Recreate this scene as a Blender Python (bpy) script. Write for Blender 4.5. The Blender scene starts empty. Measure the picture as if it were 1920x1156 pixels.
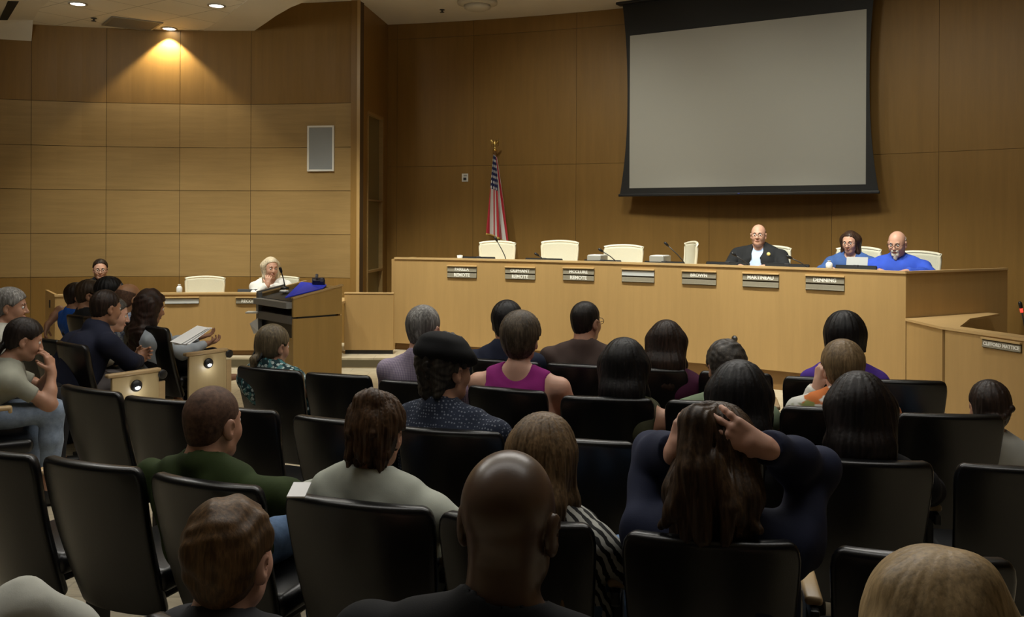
import bpy, bmesh, math, random
import numpy as np
from mathutils import Vector, Matrix
random.seed(4)
SC = bpy.context.scene
COL = SC.collection
PI = math.pi
# ------------------------------------------------------------------ camera
F, ZC, YH, ROLL = 1700.0, 1.70, 415.0, 0.0044      # focal length in pixels, eye height, horizon row
def unroll(px, py):
    dx, dy = px-960.0, py-YH
    return dx+ROLL*dy, dy-ROLL*dx
def at(px, py, Y):
    x, y = unroll(px, py)
    return Vector((x*Y/F, Y, ZC-y*Y/F))
def on(px, py, z):
    x, y = unroll(px, py)
    Y = (ZC-z)*F/y
    return Vector((x*Y/F, Y, z))
cd = bpy.data.cameras.new('camera'); cam = bpy.data.objects.new('camera', cd); COL.objects.link(cam)
cam.location = (0, 0, ZC)
cam.rotation_euler = (Matrix.Rotation(PI/2, 3, 'X') @ Matrix.Rotation(ROLL, 3, 'Z')).to_euler()
cd.sensor_width = 36; cd.lens = F/1920*36; cd.shift_y = -(578-YH)/1920; cd.clip_start = .05; cd.clip_end = 100
SC.camera = cam
SC.view_settings.view_transform = 'Standard'; SC.view_settings.look = 'None'
SC.view_settings.gamma = 1.0; SC.view_settings.exposure = 0.0
try: SC.view_settings.use_curve_mapping = False
except Exception: pass

# ------------------------------------------------------------------ materials
MATS = {}
def srgb(r, g, b):
    f = lambda c: (c/255/12.92) if c/255 <= .04045 else ((c/255+.055)/1.055)**2.4
    return (f(r), f(g), f(b))
class NT:
    def __init__(s, name):
        s.m = bpy.data.materials.new(name); s.m.use_nodes = True
        s.t = s.m.node_tree; s.b = s.t.nodes['Principled BSDF']
    def n(s, typ, **kw):
        x = s.t.nodes.new(typ)
        for k, v in kw.items(): setattr(x, k, v)
        return x
    def l(s, a, b): s.t.links.new(a, b)
    def coords(s, scale=(1, 1, 1), kind='Object', rot=(0, 0, 0)):
        tc = s.n('ShaderNodeTexCoord'); mp = s.n('ShaderNodeMapping')
        mp.inputs['Scale'].default_value = scale; mp.inputs['Rotation'].default_value = rot
        s.l(tc.outputs[kind], mp.inputs['Vector']); return mp.outputs['Vector']
    def noise(s, vec, scale=5, detail=3, rough=.5):
        x = s.n('ShaderNodeTexNoise'); x.inputs['Scale'].default_value = scale
        x.inputs['Detail'].default_value = detail; x.inputs['Roughness'].default_value = rough
        s.l(vec, x.inputs['Vector']); return x.outputs['Fac']
    def ramp(s, fac, stops, interp='LINEAR'):
        r = s.n('ShaderNodeValToRGB'); r.color_ramp.interpolation = interp
        e = r.color_ramp.elements
        while len(e) < len(stops): e.new(.5)
        for i, (p, c) in enumerate(stops):
            e[i].position = p; e[i].color = (*c, 1) if len(c) == 3 else c
        s.l(fac, r.inputs['Fac']); return r.outputs['Color']
    def math(s, op, a, b=None):
        m = s.n('ShaderNodeMath', operation=op)
        for i, v in enumerate((a, b)):
            if v is None: continue
            if isinstance(v, (int, float)): m.inputs[i].default_value = v
            else: s.l(v, m.inputs[i])
        return m.outputs[0]
    def mix(s, fac, a, b, blend='MIX'):
        m = s.n('ShaderNodeMix', data_type='RGBA', blend_type=blend)
        for sock, v in ((m.inputs[0], fac), (m.inputs[6], a), (m.inputs[7], b)):
            if isinstance(v, (int, float)): sock.default_value = v
            elif isinstance(v, tuple): sock.default_value = (*v, 1)
            else: s.l(v, sock)
        return m.outputs[2]
    def bump(s, h, strength=.2, dist=.01):
        b = s.n('ShaderNodeBump'); b.inputs['Strength'].default_value = strength; b.inputs['Distance'].default_value = dist
        s.l(h, b.inputs['Height']); s.l(b.outputs['Normal'], s.b.inputs['Normal'])
    def col(s, c):
        if isinstance(c, tuple): s.b.inputs['Base Color'].default_value = (*c, 1)
        else: s.l(c, s.b.inputs['Base Color'])
def mul(c, k): return tuple(min(1, x*k) for x in c)
def mat(name, c, rough=.5, metal=0, noise=0, nscale=20, bump=0, spec=.5, emit=None, estr=0):
    if name in MATS: return MATS[name]
    t = NT(name); t.b.inputs['Roughness'].default_value = rough; t.b.inputs['Metallic'].default_value = metal
    t.b.inputs['Specular IOR Level'].default_value = spec
    v = t.coords()
    nf = t.noise(v, nscale, 4)
    if noise: t.col(t.ramp(nf, [(.25, mul(c, 1-noise)), (.75, mul(c, 1+noise))]))
    else: t.col(c)
    if bump: t.bump(nf, bump, .004)
    if emit:
        t.b.inputs['Emission Color'].default_value = (*emit, 1); t.b.inputs['Emission Strength'].default_value = estr
    MATS[name] = t.m; return t.m
def wood(name, c, vertical=True, rough=.38, var=.16, island=0.0, spec=.35):
    if name in MATS: return MATS[name]
    t = NT(name); t.b.inputs['Roughness'].default_value = rough; t.b.inputs['Specular IOR Level'].default_value = spec
    sc = (5, 5, .35) if vertical else (.5, .5, 7)
    v = t.coords(sc)
    n1 = t.noise(v, 3.0, 5, .6)
    v2 = t.coords((30, 30, 1.2) if vertical else (1.5, 1.5, 45))
    n2 = t.noise(v2, 6.0, 2, .5)
    f = t.math('ADD', t.math('MULTIPLY', n1, .75), t.math('MULTIPLY', n2, .25))
    if island:
        g = t.n('ShaderNodeNewGeometry')
        f = t.math('ADD', f, t.math('MULTIPLY', t.math('SUBTRACT', g.outputs['Random Per Island'], .5), island))
    cc = t.ramp(f, [(.28, mul(c, 1-var)), (.5, c), (.72, mul(c, 1+var))])
    t.col(cc); t.bump(n2, .03, .002)
    MATS[name] = t.m; return t.m

# ------------------------------------------------------------------ mesh helpers
def link(name, me, m=None, parent=None, smooth=False):
    o = bpy.data.objects.new(name, me); COL.objects.link(o)
    if m is not None:
        for x in (m if isinstance(m, (list, tuple)) else [m]): me.materials.append(x)
    if parent is not None: o.parent = parent
    if smooth: me.polygons.foreach_set('use_smooth', [True]*len(me.polygons))
    return o
def obj(name, bm, m=None, parent=None, smooth=False):
    me = bpy.data.meshes.new(name)
    bmesh.ops.recalc_face_normals(bm, faces=bm.faces)
    bm.to_mesh(me); bm.free()
    return link(name, me, m, parent, smooth)
def tag(o, label=None, cat=None, group=None, kind=None):
    if label: o['label'] = label
    if cat: o['category'] = cat
    if group: o['group'] = group
    if kind: o['kind'] = kind
    return o
def empty(name, loc=(0, 0, 0), yaw=0, label=None, cat=None, group=None):
    o = bpy.data.objects.new(name, None); COL.objects.link(o); o.empty_display_size = .1
    o.location = loc; o.rotation_euler = (0, 0, yaw); return tag(o, label, cat, group)
def BM(): return bmesh.new()
def box(bm, c, s, R=None, bev=0, mi=0, seg=2):
    r = bmesh.ops.create_cube(bm, size=1)
    vs = r['verts']
    bmesh.ops.scale(bm, vec=s, verts=vs)
    if bev:
        es = list({e for v in vs for e in v.link_edges})
        rb = bmesh.ops.bevel(bm, geom=es, offset=bev, segments=seg, profile=.5, affect='EDGES')
        vs = list({v for f in rb['faces'] for v in f.verts} | {v for v in vs if v.is_valid})
    M = Matrix.Translation(c) @ (R.to_4x4() if R is not None else Matrix.Identity(4))
    bmesh.ops.transform(bm, matrix=M, verts=vs)
    if mi:
        for f in {f for v in vs for f in v.link_faces}: f.material_index = mi
    return vs
def tube(bm, pts, r, n=10, cap=True):
    pts = [Vector(p) for p in pts]; rs = r if isinstance(r, (list, tuple)) else [r]*len(pts)
    rings = []
    up = Vector((0, 0, 1))
    for i, p in enumerate(pts):
        d = (pts[min(i+1, len(pts)-1)]-pts[max(i-1, 0)]).normalized()
        a = d.cross(up)
        if a.length < 1e-3: a = d.cross(Vector((1, 0, 0)))
        a.normalize(); b = d.cross(a)
        rings.append([bm.verts.new(p+(a*math.cos(2*PI*k/n)+b*math.sin(2*PI*k/n))*rs[i]) for k in range(n)])
    for i in range(len(rings)-1):
        for k in range(n):
            bm.faces.new((rings[i][k], rings[i][(k+1) % n], rings[i+1][(k+1) % n], rings[i+1][k]))
    if cap:
        bm.faces.new(rings[0][::-1]); bm.faces.new(rings[-1])
def lathe(bm, prof, c=(0, 0, 0), n=20, R=None, mi=0):
    c = Vector(c); rings = []
    for r, z in prof:
        ring = []
        for k in range(n):
            p = Vector((r*math.cos(2*PI*k/n), r*math.sin(2*PI*k/n), z))
            if R is not None: p = R @ p
            ring.append(bm.verts.new(c+p))
        rings.append(ring)
    fs = []
    for i in range(len(rings)-1):
        for k in range(n):
            fs.append(bm.faces.new((rings[i][k], rings[i][(k+1) % n], rings[i+1][(k+1) % n], rings[i+1][k])))
    fs.append(bm.faces.new(rings[0][::-1])); fs.append(bm.faces.new(rings[-1]))
    for f in fs: f.material_index = mi
def prism(bm, poly, z0, z1, mi=0):
    a = [bm.verts.new((x, y, z0)) for x, y in poly]; b = [bm.verts.new((x, y, z1)) for x, y in poly]
    n = len(poly); fs = [bm.faces.new(a[::-1]), bm.faces.new(b)]
    for i in range(n): fs.append(bm.faces.new((a[i], a[(i+1) % n], b[(i+1) % n], b[i])))
    for f in fs: f.material_index = mi
    return fs
def strip(bm, outer, inner, z0, z1, mi=0):
    """closed curved slab between two plan polylines of equal length"""
    n = len(outer); V = []
    for (a, b) in zip(outer, inner):
        V.append([bm.verts.new((a[0], a[1], z0)), bm.verts.new((a[0], a[1], z1)), bm.verts.new((b[0], b[1], z1)), bm.verts.new((b[0], b[1], z0))])
    fs = []
    for i in range(n-1):
        for k in range(4):
            fs.append(bm.faces.new((V[i][k], V[i][(k+1) % 4], V[i+1][(k+1) % 4], V[i+1][k])))
    fs.append(bm.faces.new(V[0])); fs.append(bm.faces.new(V[-1][::-1]))
    for f in fs: f.material_index = mi
def finish(o, mods):
    """apply modifiers once, return plain mesh object"""
    for typ, kw in mods:
        md = o.modifiers.new(typ, typ)
        for k, v in kw.items(): setattr(md, k, v)
    dg = bpy.context.evaluated_depsgraph_get(); dg.update()
    me = bpy.data.meshes.new_from_object(o.evaluated_get(dg), depsgraph=dg)
    o.modifiers.clear(); o.data = me
    return o
def text_mesh(s, size, depth=.0015, bold=.0):
    cu = bpy.data.curves.new('t', 'FONT'); cu.body = s; cu.size = size; cu.extrude = depth; cu.offset = bold
    cu.align_x = 'CENTER'; cu.align_y = 'CENTER'; cu.resolution_u = 3
    o = bpy.data.objects.new('t', cu); COL.objects.link(o)
    dg = bpy.context.evaluated_depsgraph_get(); dg.update()
    me = bpy.data.meshes.new_from_object(o.evaluated_get(dg), depsgraph=dg)
    bpy.data.objects.remove(o); return me
def copy_tree(o, parent=None):
    c = o.copy(); COL.objects.link(c)
    if parent is not None: c.parent = parent
    for ch in list(o.children): copy_tree(ch, c)
    return c
# ------------------------------------------------------------------ implicit bodies (rounded forms blended, then meshed)
def V3(*a): return np.array(a, float)
def axis(lo, hi, coarse, fine=()):
    out = [lo]; x = lo
    while x < hi:
        s = coarse
        for a, b, h in fine:
            if a-1e-6 <= x <= b: s = min(s, h)
        if s == coarse:
            for a, b, h in fine:
                if x < a < x+s: s = max(h, a-x)
        x += s; out.append(x)
    return np.array(out)
class Field:
    def __init__(s, lo, hi, coarse, boxes=()):
        s.ax = [axis(lo[i], hi[i], coarse, [(b[0][i], b[1][i], b[2]) for b in boxes]) for i in range(3)]
        s.D = np.full([len(a) for a in s.ax], .3, np.float32)
    def sub(s, lo, hi):
        sl = []
        for i in range(3):
            a = np.searchsorted(s.ax[i], lo[i]); b = np.searchsorted(s.ax[i], hi[i])
            if b <= a: return None
            sl.append(slice(a, b))
        return tuple(sl)
    def add(s, prim, infl=0., k=.03, op='u'):
        lo, hi, fn, cuts = prim
        pad = infl+k+.03
        sl = s.sub(lo-pad, hi+pad)
        if sl is None: return
        X, Y, Z = np.meshgrid(s.ax[0][sl[0]], s.ax[1][sl[1]], s.ax[2][sl[2]], indexing='ij', sparse=True)
        d = fn(X, Y, Z)-infl
        for pt, nr in cuts:
            d = np.maximum(d, (X-pt[0])*nr[0]+(Y-pt[1])*nr[1]+(Z-pt[2])*nr[2])
        A = s.D[sl]
        if op == 'u':
            h = np.clip(.5+.5*(A-d)/k, 0, 1)
            s.D[sl] = A*(1-h)+d*h-k*h*(1-h)
        elif op == 's':
            h = np.clip(.5-.5*(A+d)/k, 0, 1)
            s.D[sl] = A*(1-h)-d*h+k*h*(1-h)
    def plane(s, pt, nr, lo=None, hi=None):
        """keep the side against the normal, inside a box"""
        lo = V3(-9, -9, -9) if lo is None else lo; hi = V3(9, 9, 9) if hi is None else hi
        sl = s.sub(lo, hi)
        if sl is None: return
        X, Y, Z = np.meshgrid(s.ax[0][sl[0]], s.ax[1][sl[1]], s.ax[2][sl[2]], indexing='ij', sparse=True)
        s.D[sl] = np.maximum(s.D[sl], (X-pt[0])*nr[0]+(Y-pt[1])*nr[1]+(Z-pt[2])*nr[2])
    def displace(s, fn):
        X, Y, Z = np.meshgrid(*s.ax, indexing='ij', sparse=True)
        near = np.abs(s.D) < .05
        s.D = np.where(near, s.D+fn(X, Y, Z), s.D)
    def mesh(s, name):
        D = s.D; ax = s.ax; I = D < 0
        I[0] = I[-1] = False; I[:, 0] = I[:, -1] = False; I[:, :, 0] = I[:, :, -1] = False
        cnt = np.zeros([n-1 for n in D.shape], np.int8)
        for a in (0, 1):
            for b in (0, 1):
                for c in (0, 1):
                    cnt += I[a:D.shape[0]-1+a, b:D.shape[1]-1+b, c:D.shape[2]-1+c]
        act = (cnt > 0) & (cnt < 8); idx = np.argwhere(act)
        if len(idx) == 0: idx = np.zeros((0, 3), int)
        corner = [(a, b, c) for a in (0, 1) for b in (0, 1) for c in (0, 1)]
        val = []; inn = []; pos = []
        for cr in corner:
            q = idx+np.array(cr)
            v = D[q[:, 0], q[:, 1], q[:, 2]]; i = I[q[:, 0], q[:, 1], q[:, 2]]
            v = np.where(i, np.minimum(v, -1e-5), np.maximum(v, 1e-5))
            val.append(v); inn.append(i)
            pos.append(np.stack([ax[0][q[:, 0]], ax[1][q[:, 1]], ax[2][q[:, 2]]], 1))
        acc = np.zeros((len(idx), 3)); w = np.zeros(len(idx))
        for e0 in range(8):
            for e1 in range(e0+1, 8):
                if sum(abs(x-y) for x, y in zip(corner[e0], corner[e1])) != 1: continue
                m = inn[e0] != inn[e1]
                t = np.where(m, val[e0]/(val[e0]-val[e1]+1e-12), 0)[:, None]
                acc += np.where(m[:, None], pos[e0]+t*(pos[e1]-pos[e0]), 0); w += m
        verts = acc/np.maximum(w, 1)[:, None]
        vid = np.full(act.shape, -1, np.int64); vid[act] = np.arange(len(idx))
        faces = []
        for A in range(3):
            B, C = (A+1) % 3, (A+2) % 3
            s0 = [slice(None)]*3; s1 = [slice(None)]*3
            s0[A] = slice(0, -1); s1[A] = slice(1, None)
            cr = I[tuple(s0)] != I[tuple(s1)]
            q = np.argwhere(cr)
            ok = (q[:, B] > 0) & (q[:, C] > 0) & (q[:, B] < D.shape[B]-1) & (q[:, C] < D.shape[C]-1)
            q = q[ok]
            if len(q) == 0: continue
            ins = I[q[:, 0], q[:, 1], q[:, 2]]
            def cell(db, dc):
                p = q.copy(); p[:, B] += db; p[:, C] += dc
                return vid[p[:, 0], p[:, 1], p[:, 2]]
            f = np.stack([cell(-1, -1), cell(0, -1), cell(0, 0), cell(-1, 0)], 1)
            f[~ins] = f[~ins][:, ::-1]
            faces.append(f)
        faces = np.concatenate(faces) if faces else np.zeros((0, 4), int)
        return np_mesh(name, verts, faces)
def np_mesh(name, verts, faces):
    me = bpy.data.meshes.new(name)
    me.vertices.add(len(verts)); me.vertices.foreach_set('co', verts.astype(np.float32).ravel())
    me.loops.add(len(faces)*4); me.loops.foreach_set('vertex_index', faces.astype(np.int32).ravel())
    me.polygons.add(len(faces))
    me.polygons.foreach_set('loop_start', np.arange(0, len(faces)*4, 4, dtype=np.int32))
    try: me.polygons.foreach_set('loop_total', np.full(len(faces), 4, np.int32))
    except Exception: pass
    me.update(calc_edges=True); me.validate()
    me.polygons.foreach_set('use_smooth', np.ones(len(faces), bool))
    return me
def cone(a, b, ra, rb=None, cuts=()):
    a = np.asarray(a, float); b = np.asarray(b, float); rb = ra if rb is None else rb
    ab = b-a; L = max(ab @ ab, 1e-9); r = max(ra, rb)
    def fn(X, Y, Z):
        t = np.clip(((X-a[0])*ab[0]+(Y-a[1])*ab[1]+(Z-a[2])*ab[2])/L, 0, 1)
        return np.sqrt((X-a[0]-t*ab[0])**2+(Y-a[1]-t*ab[1])**2+(Z-a[2]-t*ab[2])**2)-(ra+(rb-ra)*t)
    return (np.minimum(a, b)-r, np.maximum(a, b)+r, fn, list(cuts))
def ell(c, r, R=None, cuts=()):
    c = np.asarray(c, float); r = np.asarray(r, float); R = np.eye(3) if R is None else np.asarray(R)
    m = r.max() if np.abs(R-np.eye(3)).max() > 1e-6 else r
    Q = R.T
    def fn(X, Y, Z):
        x, y, z = X-c[0], Y-c[1], Z-c[2]
        u = Q[0, 0]*x+Q[0, 1]*y+Q[0, 2]*z; v = Q[1, 0]*x+Q[1, 1]*y+Q[1, 2]*z; w = Q[2, 0]*x+Q[2, 1]*y+Q[2, 2]*z
        k0 = np.sqrt((u/r[0])**2+(v/r[1])**2+(w/r[2])**2); k1 = np.sqrt((u/r[0]**2)**2+(v/r[1]**2)**2+(w/r[2]**2)**2)
        return k0*(k0-1)/np.maximum(k1, 1e-6)
    return (c-m, c+m, fn, list(cuts))
def bounds(prims, pad):
    lo = np.min([p[0] for p in prims], 0)-pad; hi = np.max([p[1] for p in prims], 0)+pad
    return lo, hi
def rotm(yaw=0, pitch=0, roll=0):
    """yaw left +, pitch = look down +, roll = lean to own right +"""
    cy, sy = math.cos(yaw), math.sin(yaw)
    Rz = np.array([[cy, -sy, 0], [sy, cy, 0], [0, 0, 1]])
    cp, sp = math.cos(-pitch), math.sin(-pitch)
    Rx = np.array([[1, 0, 0], [0, cp, -sp], [0, sp, cp]])
    cr, sr = math.cos(roll), math.sin(roll)
    Ry = np.array([[cr, 0, sr], [0, 1, 0], [-sr, 0, cr]])
    return Rz @ Rx @ Ry
def unit(v):
    v = np.asarray(v, float); return v/max(np.linalg.norm(v), 1e-9)
def rod(v, ax, a):
    ax = unit(ax); return v*math.cos(a)+np.cross(ax, v)*math.sin(a)+ax*(ax @ v)*(1-math.cos(a))
def hand_prims(W, D, Nn, right, curl=.35, spread=.12, size=1., thumb=.5):
    """five-fingered hand: W wrist, D along the palm, Nn the way the palm faces"""
    D = unit(D); Nn = unit(Nn-(Nn @ D)*D); S = np.cross(D, Nn)*(1 if right else -1)   # S: thumb side
    P = []; z = size
    base = [W+(D*.088+S*.030)*z, W+(D*.093+S*.010)*z, W+(D*.089-S*.011)*z, W+(D*.080-S*.030)*z]
    for i, b in enumerate(base):
        P.append((cone(W+S*(.012-.008*i)*z, b, .016*z, .0125*z), .014))
    P.append((cone(W-D*.02*z, W+D*.03*z, .022*z, .022*z), .015))
    for i, (b, L) in enumerate(zip(base, (.070, .078, .073, .057))):
        c = curl[i] if isinstance(curl, (list, tuple)) else curl*(1+.12*i)
        d = unit(D+S*(1.5-i)*spread); ax = np.cross(d, Nn); p = b
        for j, fr in enumerate((.45, .31, .24)):
            d = rod(d, ax, c*(1.0 if j else .8)); q = p+d*L*fr*z
            P.append((cone(p, q, (.0095-.0008*j)*z, (.0088-.0009*j)*z), .005)); p = q
    t0 = W+(D*.028+S*.026+Nn*.006)*z; d = unit(D*.62+S*.75+Nn*thumb)
    t1 = t0+d*.036*z; t2 = t1+unit(d+D*.5+Nn*.35)*.030*z
    P.append((cone(W+D*.012*z, t0, .016*z, .014*z), .012)); P.append((cone(t0, t1, .013*z, .0108*z), .007)); P.append((cone(t1, t2, .0105*z, .009*z), .004))
    return P
# ------------------------------------------------------------------ people
def skin_mat(name, c, rough=.48):
    if name in MATS: return MATS[name]
    t = NT(name); v = t.coords(); n = t.noise(v, 9, 4); n2 = t.noise(v, 160, 2)
    t.col(t.ramp(n, [(.3, mul(c, .86)), (.7, (min(1, c[0]*1.1), c[1]*1.04, c[2]*1.02))]))
    t.b.inputs['Roughness'].default_value = rough; t.b.inputs['Specular IOR Level'].default_value = .4
    t.b.inputs['Subsurface Weight'].default_value = .08; t.b.inputs['Subsurface Radius'].default_value = (.012, .005, .003)
    t.bump(n2, .06, .002); MATS[name] = t.m; return t.m
def hair_mat(name, c, hi=1.7, curly=False, rough=.42, grey=None, rot=(0, 0, 0), lo=.5, bmp=.35):
    if name in MATS: return MATS[name]
    t = NT(name); v = t.coords((1, 1, 1) if curly else (1, 1, .09), 'Object', rot)
    n = t.noise(v, 60 if curly else 120, 3, .6); n2 = t.noise(t.coords((1, 1, .2)), 14, 3)
    f = t.math('ADD', t.math('MULTIPLY', n, .6), t.math('MULTIPLY', n2, .4))
    t.col(t.ramp(f, [(.36, mul(c, lo)), (.5, c), (.64, grey or mul(c, hi))]))
    t.b.inputs['Roughness'].default_value = rough+.06; t.b.inputs['Specular IOR Level'].default_value = .22
    t.bump(n, bmp, .003); MATS[name] = t.m; return t.m
def cloth_mat(name, c, pattern=None, c2=None, c3=None, s=1., rough=.85):
    if name in MATS: return MATS[name]
    t = NT(name); t.b.inputs['Roughness'].default_value = rough; t.b.inputs['Specular IOR Level'].default_value = .2
    v = t.coords(); weave = t.noise(v, 300, 2); soft = t.noise(v, 8, 3)
    base = t.ramp(soft, [(.3, mul(c, .86)), (.7, mul(c, 1.12))])
    if pattern == 'stripe':      # fine vertical and cross stripes
        w = t.n('ShaderNodeTexWave', wave_type='BANDS', bands_direction='X'); w.inputs['Scale'].default_value = 22*s; t.l(v, w.inputs['Vector'])
        w2 = t.n('ShaderNodeTexWave', wave_type='BANDS', bands_direction='Z'); w2.inputs['Scale'].default_value = 18*s; t.l(v, w2.inputs['Vector'])
        base = t.mix(t.math('MULTIPLY', w.outputs['Fac'], .7), base, c2)
        base = t.mix(t.math('MULTIPLY', w2.outputs['Fac'], .3), base, c2)
    elif pattern == 'band':      # diagonal bold stripes
        w = t.n('ShaderNodeTexWave', wave_type='BANDS', bands_direction='DIAGONAL'); w.inputs['Scale'].default_value = 14*s
        w.inputs['Distortion'].default_value = 2.5; w.inputs['Detail Scale'].default_value = 2; t.l(v, w.inputs['Vector'])
        base = t.ramp(w.outputs['Fac'], [(.46, c), (.54, c2)])
    elif pattern == 'dots':
        vo = t.n('ShaderNodeTexVoronoi'); vo.inputs['Scale'].default_value = 75*s; vo.inputs['Randomness'].default_value = .25; t.l(v, vo.inputs['Vector'])
        base = t.mix(t.ramp(vo.outputs['Distance'], [(.24, (1, 1, 1)), (.34, (0, 0, 0))]), base, c2)
    elif pattern == 'blotch':
        vo = t.n('ShaderNodeTexVoronoi'); vo.inputs['Scale'].default_value = 42*s; t.l(v, vo.inputs['Vector'])
        n2 = t.noise(v, 30*s, 2)
        base = t.mix(t.ramp(vo.outputs['Distance'], [(.36, (1, 1, 1)), (.46, (0, 0, 0))]), c2, base)
        base = t.mix(t.ramp(n2, [(.52, (0, 0, 0)), (.58, (1, 1, 1))]), base, c3 or c)
    elif pattern == 'tie':
        n1 = t.noise(t.coords((1.6, 1, 3)), 6.5*s, 2); n2 = t.noise(t.coords((1.3, 1, 2)), 7*s, 2)
        base = t.mix(t.ramp(n1, [(.49, (0, 0, 0)), (.54, (1, 1, 1))]), base, c2)
        base = t.mix(t.ramp(n2, [(.63, (0, 0, 0)), (.68, (1, 1, 1))]), base, c3)
    elif pattern == 'denim':
        n1 = t.noise(v, 22, 5, .7); base = t.ramp(n1, [(.3, mul(c, .75)), (.7, mul(c, 1.3))])
    elif pattern == 'pinstripe':
        w = t.n('ShaderNodeTexWave', wave_type='BANDS', bands_direction='X'); w.inputs['Scale'].default_value = 26*s; t.l(v, w.inputs['Vector'])
        base = t.mix(t.ramp(w.outputs['Fac'], [(.7, (0, 0, 0)), (.85, (1, 1, 1))]), base, c2)
    t.col(base); t.bump(weave, .15, .002)
    MATS[name] = t.m; return t.m

SK_PALE = skin_mat('skin_pale', (.56, .33, .24)); SK_MID = skin_mat('skin_mid', (.42, .23, .15))
SK_TAN = skin_mat('skin_tan', (.30, .155, .09)); SK_DARK = skin_mat('skin_dark', (.062, .033, .02))
EYE_W = mat('eye_white', (.7, .68, .65), .2); EYE_D = mat('eye_dark', (.01, .008, .006), .1)
LIP = mat('lip', (.32, .11, .09), .4); GLASS_FRAME = mat('spectacle_frame', (.01, .009, .008), .3)
SHOE = mat('shoe_leather', (.012, .011, .011), .45)

def head_prims(H, R, hs, fem):
    T = lambda *p: H+R @ (V3(*p)*hs)
    jw = .9 if fem else 1.0
    P = [(ell(T(0, -.012, .035), V3(.077, .096, .088)*hs, R), .03),
         (ell(T(0, .02, -.018), V3(.066*jw+.003, .074, .09)*hs, R), .03),
         (cone(T(0, .04, -.075), T(0, .064, -.092), .043*hs*jw, .027*hs*jw), .03),
         (cone(T(.045*jw, .0, -.065), T(.02, .055, -.09), .022*hs, .02*hs), .025), (cone(T(-.045*jw, .0, -.065), T(-.02, .055, -.09), .022*hs, .02*hs), .025),
         (ell(T(.036, .058, -.03), V3(.026, .028, .032)*hs, R), .02), (ell(T(-.036, .058, -.03), V3(.026, .028, .032)*hs, R), .02),
         (cone(T(-.034, .079, .026), T(.034, .079, .026), .010*hs), .014),
         (cone(T(0, .088, .014), T(0, .109, -.026), .0085*hs, .0125*hs), .008),
         (ell(T(.012, .097, -.031), V3(.008, .009, .0075)*hs, R), .005), (ell(T(-.012, .097, -.031), V3(.008, .009, .0075)*hs, R), .005),
         (ell(T(0, .089, -.056), V3(.024, .010, .006)*hs, R), .006), (ell(T(0, .088, -.066), V3(.021, .010, .007)*hs, R), .006)]
    for sx in (1, -1):
        Re = R @ rotm(sx*-.35, 0, 0) @ rotm(0, .2, 0)
        P.append((ell(T(sx*.081, -.014, -.006), V3(.009, .021, .033)*hs, Re), .006))
        P.append((ell(T(sx*.078, -.008, -.034), V3(.008, .012, .012)*hs, Re), .006))
    S = []
    for sx in (1, -1):
        S.append((ell(T(sx*.032, .094, .006), V3(.018, .014, .011)*hs, R), .012))
        S.append((ell(T(sx*.089, -.006, -.006), V3(.006, .010, .017)*hs, R), .005))
    return P, S, T

def wrinkle(seed, amp, sc=1.):
    r = random.Random(seed); ks = [(np.array([r.uniform(-1, 1), r.uniform(-1, 1), r.uniform(-1, 1)])*r.uniform(18, 55)*sc, r.uniform(0, 6), r.uniform(.3, 1)) for _ in range(7)]
    def fn(X, Y, Z):
        o = 0
        wx = .02*np.sin(31*Z+9*X); wz = .02*np.sin(23*X+17*Y)
        for k, ph, a in ks: o = o+a*np.sin(k[0]*(X+wx)+k[1]*Y+k[2]*(Z+wz)+ph)
        return amp*.4*o
    return fn

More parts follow.
